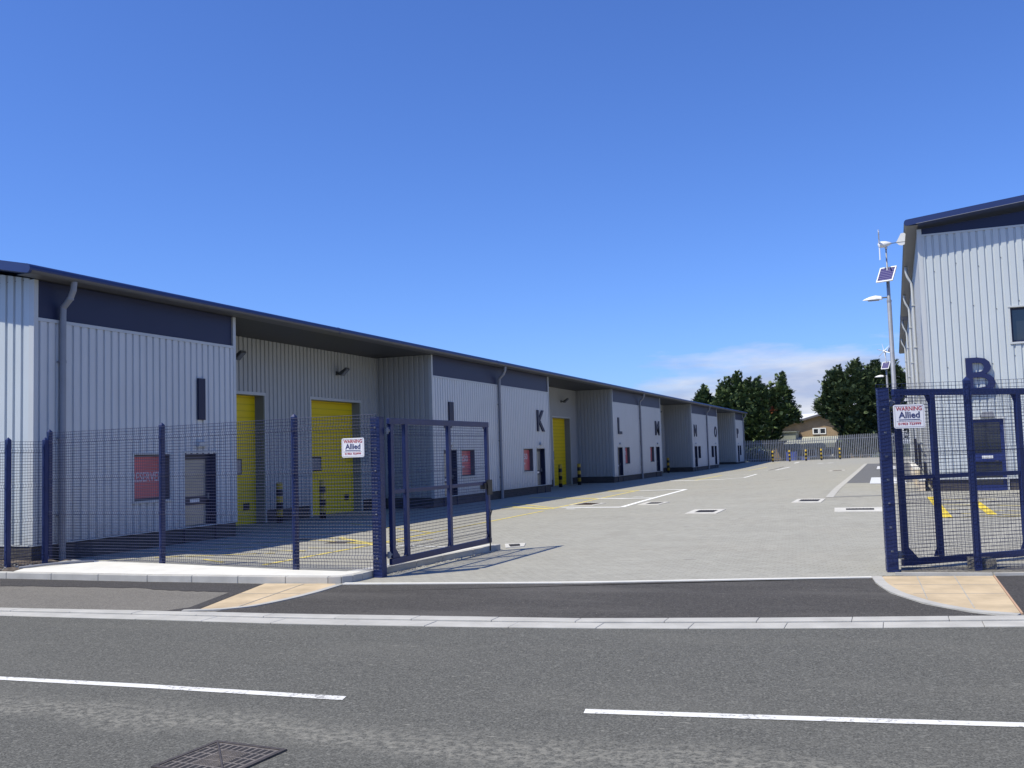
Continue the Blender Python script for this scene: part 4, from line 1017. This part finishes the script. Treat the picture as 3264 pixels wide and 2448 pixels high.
# ------------------------------------------------------------------ warning signs
def warning(x, y, zc, wd, ht, rz, label):
    t = thing('warning_sign', label, 'sign', (x, y, zc), rz)
    b = MB(); r = .03; P = []
    for cx, cz, a0 in ((wd/2-r, -ht/2+r, -90), (wd/2-r, ht/2-r, 0), (-wd/2+r, ht/2-r, 90), (-wd/2+r, -ht/2+r, 180)):
        P += [(cx+r*math.cos(math.radians(a0+18*k)), cz+r*math.sin(math.radians(a0+18*k))) for k in range(6)]
    n = len(P); b.v = [(u, -.004, v) for u, v in P]+[(u, .004, v) for u, v in P]
    b.f = [tuple(range(n)), tuple(n+i for i in reversed(range(n)))]+[(i, n+i, n+(i+1) % n, (i+1) % n) for i in range(n)]; b.m = [0]*len(b.f)
    b.build('sign_plate', M['sign_white'], t)
    T = lambda u, v, d: (u, -.0045-d, v)
    b = MB()
    for x0, x1, z0, z1 in ((-wd/2+.018, wd/2-.018, ht/2-.021, ht/2-.018), (-wd/2+.018, wd/2-.018, -ht/2+.018, -ht/2+.021), (-wd/2+.018, -wd/2+.021, -ht/2+.021, ht/2-.021), (wd/2-.021, wd/2-.018, -ht/2+.021, ht/2-.021)): b.box(x0, x1, -.0062, -.0045, z0, z1)
    b.build('border_line', M['sign_grey'], t)
    b = MB(); text_solid(b, 'WARNING', T, -.165/.4*wd, .165/.4*wd, ht*.24, ht*.415, 0, .002, .016); b.build('heading', M['sign_red'], t)
    b = MB(); text_solid(b, 'Allied', T, -.135/.4*wd, .135/.4*wd, -ht*.075, ht*.20, 0, .002, .024); b.box(-wd*.34, wd*.34, -.0065, -.0045, -ht*.155, -ht*.125); b.build('company_name', M['sign_blue'], t)
    b = MB(); xx = -wd*.41
    for k in (.05, .09, .07, .06, .02, .09, .06, .08, .05, .06, .04):
        b.box(xx, xx+k*wd, -.0062, -.0045, -ht*.218, -ht*.195); xx += k*wd+.012*wd
    b.build('small_print', M['sign_grey'], t)
    b = MB(); text_solid(b, '01903 723999', T, -.145/.4*wd, .145/.4*wd, -ht*.365, -ht*.26, 0, .002, .018); b.build('telephone_number', M['sign_red'], t)
    b = MB()
    for sx in (-1, 1):
        for sz in (-1, 1): b.tube([(sx*(wd/2-.03), -.006, sz*(ht/2-.006)), (sx*(wd/2-.03), .02, sz*(ht/2-.006))], .007, 6)
    b.build('cable_tie', M['white'], t)
warning(-7.735, 13.005, 1.985, .40, .295, -.03, 'white warning sign fixed to the mesh left of the left gatepost')
warning(.198, 14.665, 2.168, .415, .33, .20, 'white warning sign on the mesh just right of the right gatepost')

# ------------------------------------------------------------------ bollards
def bollard_mesh():
    b = MB(); r = .098; b.tube([(0, 0, -.05), (0, 0, 1.17), (0, 0, 1.2)], [r, r, r*.8], 16)
    return b
bo0 = bollard_mesh().build('bollard', M['bands']); bo0.data.polygons.foreach_set('use_smooth', [len(p.vertices) == 4 for p in bo0.data.polygons])
spots = [(-17.0, 24.34, 'near the first recess: yellow-black bollard left of the nearer yellow roller door'),
         (-16.55, 25.95, 'yellow-black bollard in front of the roller door behind the left warning sign'),
         (-16.6, 34.87-1.6, 'yellow-black bollard half hidden behind the left gate leaf'),
         (-16.75, 49.5, 'yellow-black bollard in front of the roller door right of letter K'),
         (-16.6, 52.35, 'yellow-black bollard by the ribbed wall left of letter L'),
         (-16.8, 76.3, 'yellow-black bollard in the shade right of letter M'),
         (-12.17, 106.4, 'leftmost yellow-black bollard of the row before the grey palisade fence'),
         (-10.56, 107.4, 'second bollard from the left before the palisade fence'),
         (-8.91, 107.8, 'middle bollard of the five before the palisade fence'),
         (-7.4, 108.6, 'fourth bollard from the left before the palisade fence'),
         (-5.5, 108.2, 'rightmost bollard of the row before the palisade fence')]
spots[0] = (spots[0][0], spots[0][1], 'yellow-black bollard between the two roller doors behind the left fence')
for i, (x, y, lab) in enumerate(spots):
    o = bo0 if i == 0 else bo0.copy()
    if i: COL.objects.link(o)
    o.location = (x, y, zg(x, y)); tag(o, lab, 'bollard', 'yellow and black banded bollards')

# ------------------------------------------------------------------ solar and wind powered lamp columns
def lamp_column():
    t = thing('street_lamp', 'near lamp column with solar panel and small wind turbine beside the tall unit', 'street lamp', (.06, 33.0, zg(.06, 33.)), group='solar and wind powered lamp columns')
    b = MB(); b.tube([(0, 0, 0), (0, 0, 1.3), (0, 0, 1.32), (0, 0, 6.0), (0, 0, 6.03), (0, 0, 6.75), (0, 0, 6.77), (0, 0, 7.75)], [.085, .085, .07, .068, .055, .052, .026, .022], 12); b.build('pole', M['pole'], t, smooth=True)
    b = MB(); b.tube([(0, 0, 1.28), (0, 0, 1.36)], .092, 12); b.tube([(0, 0, 5.98), (0, 0, 6.05)], .075, 12); b.build('collar', M['pole'], t)
    b = MB(); b.tube([(-.05, 0, 6.14), (-.20, 0, 6.14)], .022, 8); arm = b.build('lamp_arm', M['lampgrey'], t)
    b = MB()   # shark-nose lantern, flat underneath
    secs = [(-.19, .055, .05), (-.22, .10, .105), (-.40, .125, .14), (-.58, .10, .105), (-.72, .055, .05), (-.79, .012, .012)]
    n = 12; base = 0
    for x, hw, hh in secs:
        for k in range(n):
            a = math.pi*k/(n-1); b.v.append((x, -hw*math.cos(a), 6.09+hh*math.sin(a)))
    for i in range(len(secs)-1):
        for k in range(n-1): b.f.append((i*n+k, i*n+k+1, (i+1)*n+k+1, (i+1)*n+k)); b.m.append(0)
        b.f.append((i*n, (i+1)*n, (i+1)*n+n-1, i*n+n-1)); b.m.append(0)
    b.f.append(tuple(range(n))); b.m.append(0)
    b.build('lantern', M['white'], t, smooth=False)
    b = MB(); b.extrude([(-.62, 6.06), (-.30, 6.06), (-.28, 6.088), (-.64, 6.088)], 'y', -.08, .08); b.build('lantern_glass', M['grey_glass'], t)
    # panel, tilted and turned to the sun
    Pm = Matrix.Translation((-.03, -.11, 6.86)) @ Matrix.Rotation(math.radians(-24), 4, 'Z') @ Matrix.Rotation(math.radians(54), 4, 'X')
    def panel(b, x0, x1, y0, y1, z0, z1):
        k = len(b.v); b.box(x0, x1, y0, y1, z0, z1)
    b = MB()
    for r in ((-.27, .27, -.31, -.27), (-.27, .27, .27, .31), (-.27, -.235, -.27, .27), (.235, .27, -.27, .27)): panel(b, r[0], r[1], r[2], r[3], -.02, .022)
    b.v = [tuple(Pm @ Vector(v)) for v in b.v]; pf = b.build('solar_panel', M['white'], t)
    b = MB(); b.box(-.235, .235, -.27, .27, -.015, .012); oc = b.build('solar_cells', M['cell'], pf); oc.matrix_local = Pm
    b = MB(); b.obox((0, 0, 6.8), (-.02, -.09, 6.85), .05, .05); b.build('panel_bracket', M['pole'], pf)
    # turbine
    b = MB(); b.tube([(-.24, 0, 7.85), (-.22, 0, 7.85), (-.14, 0, 7.85), (0, 0, 7.85), (.12, 0, 7.86), (.18, 0, 7.86)], [.02, .07, .105, .10, .05, .015], 12); b.tube([(0, 0, 7.7), (0, 0, 7.78)], .04, 8); tb = b.build('wind_turbine', M['white'], t, smooth=True)
    b = MB(); b.tube([(.15, 0, 7.86), (.40, 0, 7.87), (.62, 0, 7.87)], .012, 6); b.build('tail_boom', M['lampgrey'], tb)
    b = MB(); P = [(.30, 7.87), (.40, 7.78), (.48, 7.76), (.56, 7.79), (.60, 8.12), (.56, 8.16), (.46, 8.15), (.34, 7.92)]; b.extrude(P, 'y', -.006, .006); b.build('tail_fin', M['white'], tb)
    for k in range(6):
        a = math.radians(18+60*k); cy, cz_ = math.cos(a), math.sin(a)
        b = MB(); n = len(b.v); px, pz = -cz_, cy
        for s, wd in ((.07, .05), (.20, .055), (.52, .028)):
            for e, tw in ((-.5, .012), (.5, -.012)): b.v.append((-.20+tw, cy*s+px*wd*e, 7.85+cz_*s+pz*wd*e))
        b.f = [(0, 1, 3, 2), (2, 3, 5, 4)]; b.m = [0, 0]
        o = b.build('blade', M['white'], tb); sm = o.modifiers.new('thickness', 'SOLIDIFY'); sm.thickness = .012
    return t
lc = lamp_column()
lc2 = copy_tree(lc); lc2.location = (-.30, 72., zg(-.3, 72.)); lc2.rotation_euler = (0, 0, 0)
tag(lc2, 'distant lamp column with white six bladed turbine left of the pale pole', 'street lamp', 'solar and wind powered lamp columns')
for ch in lc2.children:
    if ch.name.startswith('wind_turbine'): ch.rotation_euler = (0, 0, math.radians(62)); 

# ------------------------------------------------------------------ palisade fence at the far end
pf = thing('palisade_fence', 'grey steel palisade fence with pointed pales closing off the far end of the yard', 'fence', (-15.1, 107.2, .2))
PALE = .185
line = [(-15.2, 106.9), (-12.6, 108.1), (-9.45, 109.9), (-5.5, 110.2), (-1.6, 110.4), (3., 110.6)]
def lineh(x): return 2.38+.24*ss(-13, -2, x)
posts = MB(); pales = MB(); rails = MB(); kb = MB()
for (a, c) in zip(line, line[1:]):
    A = Vector((*a, 0)); C = Vector((*c, 0)); L = (C-A).length; t_ = (C-A)/L; nn = Vector((t_.y, -t_.x, 0)); n = max(1, int(L/PALE))
    for i in range(n):
        p = A+t_*(L*i/n); z = zg(p.x, p.y); h = lineh(p.x); wd = .092
        P = [(-wd/2, z+.04), (wd/2, z+.04), (wd/2, z+h-.10), (.012, z+h), (-.012, z+h), (-wd/2, z+h-.10)]
        k = len(pales.v)
        pales.v += [tuple(p+t_*u+nn*(.04+(.012 if abs(u) < .02 else 0))+Vector((0, 0, zz))) for u, zz in P]
        pales.f.append(tuple(k+q for q in range(6))); pales.m.append(0)
    for zz in (.32, 2.02):
        za, zc_ = zg(*a), zg(*c); ha = lineh(a[0])/2.4; hc = lineh(c[0])/2.4
        rails.obox(A+Vector((0, 0, za+zz*ha)), C+Vector((0, 0, zc_+zz*hc)), .05, .06)
    m = max(1, round(L/2.75))
    for i in range(m+1):
        p = A+t_*(L*i/m); z = zg(p.x, p.y); posts.box(p.x-.05, p.x+.05, p.y-.05+.06, p.y+.05+.06, z-.1, z+lineh(p.x)+.03)
    za, zc_ = zg(*a), zg(*c); kb.obox(A-nn*-.25+Vector((0, 0, za+.0)), C-nn*-.25+Vector((0, 0, zc_+.0)), .35, .10)
o = pales.build('pales', M['steel'], pf, pf.location); sm = o.modifiers.new('thickness', 'SOLIDIFY'); sm.thickness = .006
rails.build('rails', M['steel'], pf, pf.location); posts.build('posts', M['steel'], pf, pf.location)
struct(kb, 'fence_kerb', M['kerb'])

# ------------------------------------------------------------------ house and clutter beyond the palisade fence
ho = (-9.3, 135, 0)
hs = thing('brick_house', 'buff brick gable house with white roof behind the palisade fence between the trees', 'house', ho)
def hp(mb, name, mat, parent=hs): return mb.build(name, mat, parent, ho)
b = MB(); b.extrude([(-17.5, 0), (-3.2, 0), (-3.2, 4.2), (-7., 5.35), (-9.2, 5.78), (-17.5, 3.55)], 'y', 135, 150); hp(b, 'wall', M['house_brick'])
b = MB(); b.extrude([(-18, 3.50), (-9.2, 5.86), (-2.7, 4.20), (-2.7, 4.34), (-9.2, 6.02), (-18, 3.66)], 'y', 134.5, 150.5); rf = hp(b, 'roof', M['house_roof'])
b = MB(); b.extrude([(-18, 3.36), (-9.2, 5.70), (-9.2, 5.95), (-18, 3.60)], 'y', 134.38, 134.49); b.extrude([(-9.2, 5.70), (-2.7, 4.08), (-2.7, 4.3), (-9.2, 5.95)], 'y', 134.38, 134.49); hp(b, 'barge_board', M['fascia'], rf)
b = MB(); b.extrude([(150.6, 4.3), (157, 6.55), (157, 6.75), (150.6, 4.5)], 'x', -19, -8.6); b.box(-19, -8.6, 150.6, 157, 0, 4.3); hp(b, 'rear_roof', M['house_roof'])
def house_win(x0, x1, z0, z1, y=134.98, mull=(), name='window'):
    b = MB(); w_ = .12
    b.box(x0, x1, y-.06, y+.02, z0, z0+w_); b.box(x0, x1, y-.06, y+.02, z1-w_, z1); b.box(x0, x0+w_, y-.06, y+.02, z0+w_, z1-w_); b.box(x1-w_, x1, y-.06, y+.02, z0+w_, z1-w_)
    for m_ in mull: b.box(m_-.09, m_+.09, y-.06, y+.02, z0+w_, z1-w_)
    f = hp(b, name, M['white_paint']); b = MB(); b.box(x0+w_, x1-w_, y-.03, y+.0, z0+w_, z1-w_); hp(b, 'window_pane', M['glass'], f)
house_win(-10.15, -8.45, 3.28, 4.12, mull=(-9.25,))
b = MB(); b.box(-10.12, -9.32, 134.86, 134.92, 3.30, 3.42); b.box(-10.12, -9.32, 134.86, 134.92, 3.98, 4.1); b.box(-10.12, -9.99, 134.86, 134.92, 3.42, 3.98); b.box(-9.45, -9.32, 134.86, 134.92, 3.42, 3.98); hp(b, 'open_casement', M['white_paint'])
# front extension with a pale roof
b = MB(); b.box(-12.6, -7., 125.2, 134.9, 0, 1.9); hp(b, 'front_extension', M['house_brick'])
b = MB(); b.extrude([(124.8, 1.95), (134.9, 2.85), (134.9, 3.0), (124.8, 2.10)], 'x', -12.9, -6.8); hp(b, 'lean_to_roof', M['lean_roof'])
b = MB(); b.box(-12.8, -6.9, 124.72, 124.79, 1.55, 2.08); hp(b, 'extension_fascia', M['green_grey'])
house_win(-11.6, -9.1, .45, 1.45, 125.17, (-10.4,)); house_win(-8.4, -7.1, .5, 1.45, 125.17)
b = MB(); b.box(-11.7, -9.0, 125.05, 125.16, 1.46, 1.54); b.box(-8.5, -7.0, 125.05, 125.16, .38, .47); b.box(-11.7, -9., 125.05, 125.16, .36, .45); hp(b, 'window_sill', M['white_paint'])
b = MB(); b.box(-15.4, -11.9, 130., 134.9, 2.55, 3.62); b.box(-15.6, -11.75, 129.8, 134.9, 3.62, 3.72); hp(b, 'flat_roofed_porch', M['green_grey'])
# blue crates stacked behind the fence
def crate(x, y, z, w_, d_, h_, label):
    t = thing('blue_crate', label, 'crate', (x, y, z))
    b = MB(); b.box(-w_/2, w_/2, -d_/2, d_/2, 0, .05)
    for s in (-1, 1): b.box(s*w_/2-.02, s*w_/2+.02, -d_/2, d_/2, .05, h_); b.box(-w_/2+.02, w_/2-.02, s*d_/2-.02, s*d_/2+.02, .05, h_)
    b.build('shell', M['blue_plastic'], t)
    b = MB(); b.box(-w_/2-.04, w_/2+.04, -d_/2-.04, d_/2+.04, h_, h_+.05); 
    for k in range(4): xx = -w_/2+w_*(k+.5)/4; b.box(xx-.03, xx+.03, -d_/2-.05, -d_/2-.02, .06, h_)
    b.build('rim_and_ribs', M['blue_plastic'], t)
crate(-10.75, 111.4, .0, 1.1, .8, 1.15, 'larger blue plastic crate behind the palisade fence by the second bollard')
crate(-9.35, 111.8, .0, .9, .7, .55, 'low blue plastic crate behind the palisade fence by the middle bollard')

# ------------------------------------------------------------------ trees
def conifer(name, label, x, y, z, lobes, mat, mat2=None, density=1., seed=1, trunk_h=5., dead=None, group='dark conifers beyond the far fence'):
    """lobes: list of (dx, dy, z_centre, rx, rz, top_spike)"""
    rnd = random.Random(seed)
    t = thing(name, label, 'tree', (x, y, z), group=group)
    b = MB(); b.tube([(0, 0, -.2), (.05, 0, 1.5), (-.05, .05, trunk_h*.6), (0, 0, trunk_h)], [.32, .26, .19, .08], 9)
    for k in range(14):
        a = rnd.uniform(0, 6.28); zz = rnd.uniform(1.2, trunk_h*.95); l = rnd.uniform(1., 2.6)
        b.tube([(0, 0, zz), (math.cos(a)*l*.5, math.sin(a)*l*.5, zz+l*.15), (math.cos(a)*l, math.sin(a)*l, zz+l*.45)], [.07, .045, .015], 5)
    b.build('trunk', M['bark'], t, smooth=True)
    b = MB(); b.use(M['leafB']); b.use(mat)
    if dead: b.use(M['leafO'])
    def spray(P, D, L, mt):
        """a drooping fan of small pointed leaves along a twig"""
        b.use(mt)
        side = D.cross(Vector((0, 0, 1)))
        if side.length < .1: side = Vector((1, 0, 0))
        side.normalize(); up = side.cross(D).normalized()
        roll = rnd.uniform(-.9, .9); side, up = side*math.cos(roll)+up*math.sin(roll), up*math.cos(roll)-side*math.sin(roll)
        n = 3
        for k in range(n):
            f = (k+.4)/n; c = P+D*(L*f*.75); s = L*.55*(1.15-f*.6)
            for sg in (-1, 1):
                d2 = (D*.8+side*sg*.75+up*rnd.uniform(-.25, .25)).normalized()
                q = d2.cross(up).normalized()*s*.27
                b.face([c, c+d2*s*.5+q, c+d2*s*1.05, c+d2*s*.5-q])
        b.face([P+side*L*.05, P+D*L*1.1, P-side*L*.05])
    for (dx, dy, zc_, rx, rz_, spike) in lobes:
        # clumps of foliage over the lobe, each clump a cluster of sprays pointing outward/upward
        if spike > .55:      # ragged leader rising out of the top of the lobe
            for k in range(26):
                f = k/25; lz = zc_+rz_*(.8+.55*f); lr = rx*.30*(1-f)+.04; a = rnd.uniform(0, 6.28)
                for q in range(2): spray(Vector((dx+.25*f+math.cos(a)*lr, dy+math.sin(a)*lr, lz)), Vector((math.cos(a)*.7+.25, math.sin(a)*.7, rnd.uniform(.3, 1.1))).normalized(), rnd.uniform(.3, .6), mat)
        N = int(125*density*(rx*rz_)**.9)
        for _ in range(N):
            u = rnd.uniform(-1, 1); a = rnd.uniform(0, 6.283); r_ = math.sqrt(max(0, 1-u*u))
            taper = 1-.38*max(0, u)*spike
            rad = rnd.uniform(.72, 1.0) if rnd.random() < .8 else rnd.uniform(.3, .72)
            rad *= 1+.16*math.sin(a*3+zc_*1.7+u*4)+.10*math.sin(a*7+u*9)
            c = Vector((dx+math.cos(a)*r_*rx*rad*taper, dy+math.sin(a)*r_*rx*rad*taper, zc_+u*rz_*rad*(1+.12*spike*rnd.random()*max(0, u))))
            if c.z < .15: continue
            out = Vector((math.cos(a)*r_, math.sin(a)*r_, .35+.6*max(0, u))).normalized()
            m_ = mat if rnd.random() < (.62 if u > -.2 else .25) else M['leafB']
            if dead and (c-Vector(dead[:3])).length < dead[3]: m_ = M['leafO']
            for k in range(5):
                D = (out+Vector((rnd.uniform(-.75, .75), rnd.uniform(-.75, .75), rnd.uniform(-.5, .7)))).normalized()
                spray(c+Vector((rnd.gauss(0, .16), rnd.gauss(0, .16), rnd.gauss(0, .14))), D, rnd.uniform(.30, .62), m_)
    b.build('crown', None, t)
    return t
Zt = -.1
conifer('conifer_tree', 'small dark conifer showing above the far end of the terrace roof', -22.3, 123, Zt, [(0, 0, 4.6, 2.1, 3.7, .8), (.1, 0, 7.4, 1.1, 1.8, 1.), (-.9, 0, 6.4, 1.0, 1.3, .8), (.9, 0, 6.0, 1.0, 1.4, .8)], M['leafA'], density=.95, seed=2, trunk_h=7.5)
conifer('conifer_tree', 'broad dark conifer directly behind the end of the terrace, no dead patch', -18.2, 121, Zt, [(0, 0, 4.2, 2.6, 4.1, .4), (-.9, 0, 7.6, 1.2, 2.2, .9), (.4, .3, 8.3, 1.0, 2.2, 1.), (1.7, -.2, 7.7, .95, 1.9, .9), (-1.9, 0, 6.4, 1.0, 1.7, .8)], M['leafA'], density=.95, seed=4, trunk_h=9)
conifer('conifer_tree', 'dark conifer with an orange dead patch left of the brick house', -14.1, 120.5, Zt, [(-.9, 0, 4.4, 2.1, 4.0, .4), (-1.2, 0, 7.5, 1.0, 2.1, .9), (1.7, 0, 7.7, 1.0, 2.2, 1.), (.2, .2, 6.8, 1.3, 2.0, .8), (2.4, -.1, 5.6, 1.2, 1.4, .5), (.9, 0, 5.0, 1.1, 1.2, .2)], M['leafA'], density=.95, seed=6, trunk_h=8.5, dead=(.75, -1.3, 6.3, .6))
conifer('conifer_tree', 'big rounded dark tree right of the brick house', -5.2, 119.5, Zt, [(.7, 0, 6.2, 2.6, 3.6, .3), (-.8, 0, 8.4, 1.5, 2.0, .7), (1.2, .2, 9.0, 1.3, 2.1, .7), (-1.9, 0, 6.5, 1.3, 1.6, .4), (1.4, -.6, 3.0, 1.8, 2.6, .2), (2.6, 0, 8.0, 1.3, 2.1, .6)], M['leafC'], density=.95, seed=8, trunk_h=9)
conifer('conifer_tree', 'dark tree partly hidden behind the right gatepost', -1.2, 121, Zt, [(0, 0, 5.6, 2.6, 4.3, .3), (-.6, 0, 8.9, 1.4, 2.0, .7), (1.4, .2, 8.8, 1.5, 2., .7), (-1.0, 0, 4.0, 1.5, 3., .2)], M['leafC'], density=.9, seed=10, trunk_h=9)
# dark shrub with pale blossom against the fence
t = thing('shrub', 'dark shrub with a few white blossoms behind the left end of the palisade fence', 'shrub', (-14.3, 110.2, 0))
rnd = random.Random(12); b = MB(); b.use(M['leafB']); b.use(M['blossom'])
for _ in range(1500):
    v = Vector((rnd.gauss(0, 1), rnd.gauss(0, 1), rnd.gauss(0, 1))).normalized(); c = Vector((v.x*1.6*rnd.uniform(.5, 1), v.y*.8, .9+v.z*.95*rnd.uniform(.6, 1)))
    if c.z < .05: continue
    bl = (c-Vector((.55, -.5, 1.35))).length < .42 and rnd.random() < .55
    b.use(M['blossom'] if bl else M['leafB']); d1 = Vector((rnd.uniform(-1, 1), rnd.uniform(-1, 1), rnd.uniform(-.2, 1))).normalized(); d2 = d1.orthogonal().normalized(); s = .17 if bl else .22
    b.face([c, c+d1*s*.5+d2*s*.3, c+d1*s, c+d1*s*.5-d2*s*.3])
b.build('foliage', None, t); b = MB()
for a in range(5): b.tube([(.1*math.cos(a), .1*math.sin(a), 0), (.5*math.cos(a*1.3), .3*math.sin(a*1.3), 1.1)], [.03, .012], 5)
b.build('stem', M['bark'], t)
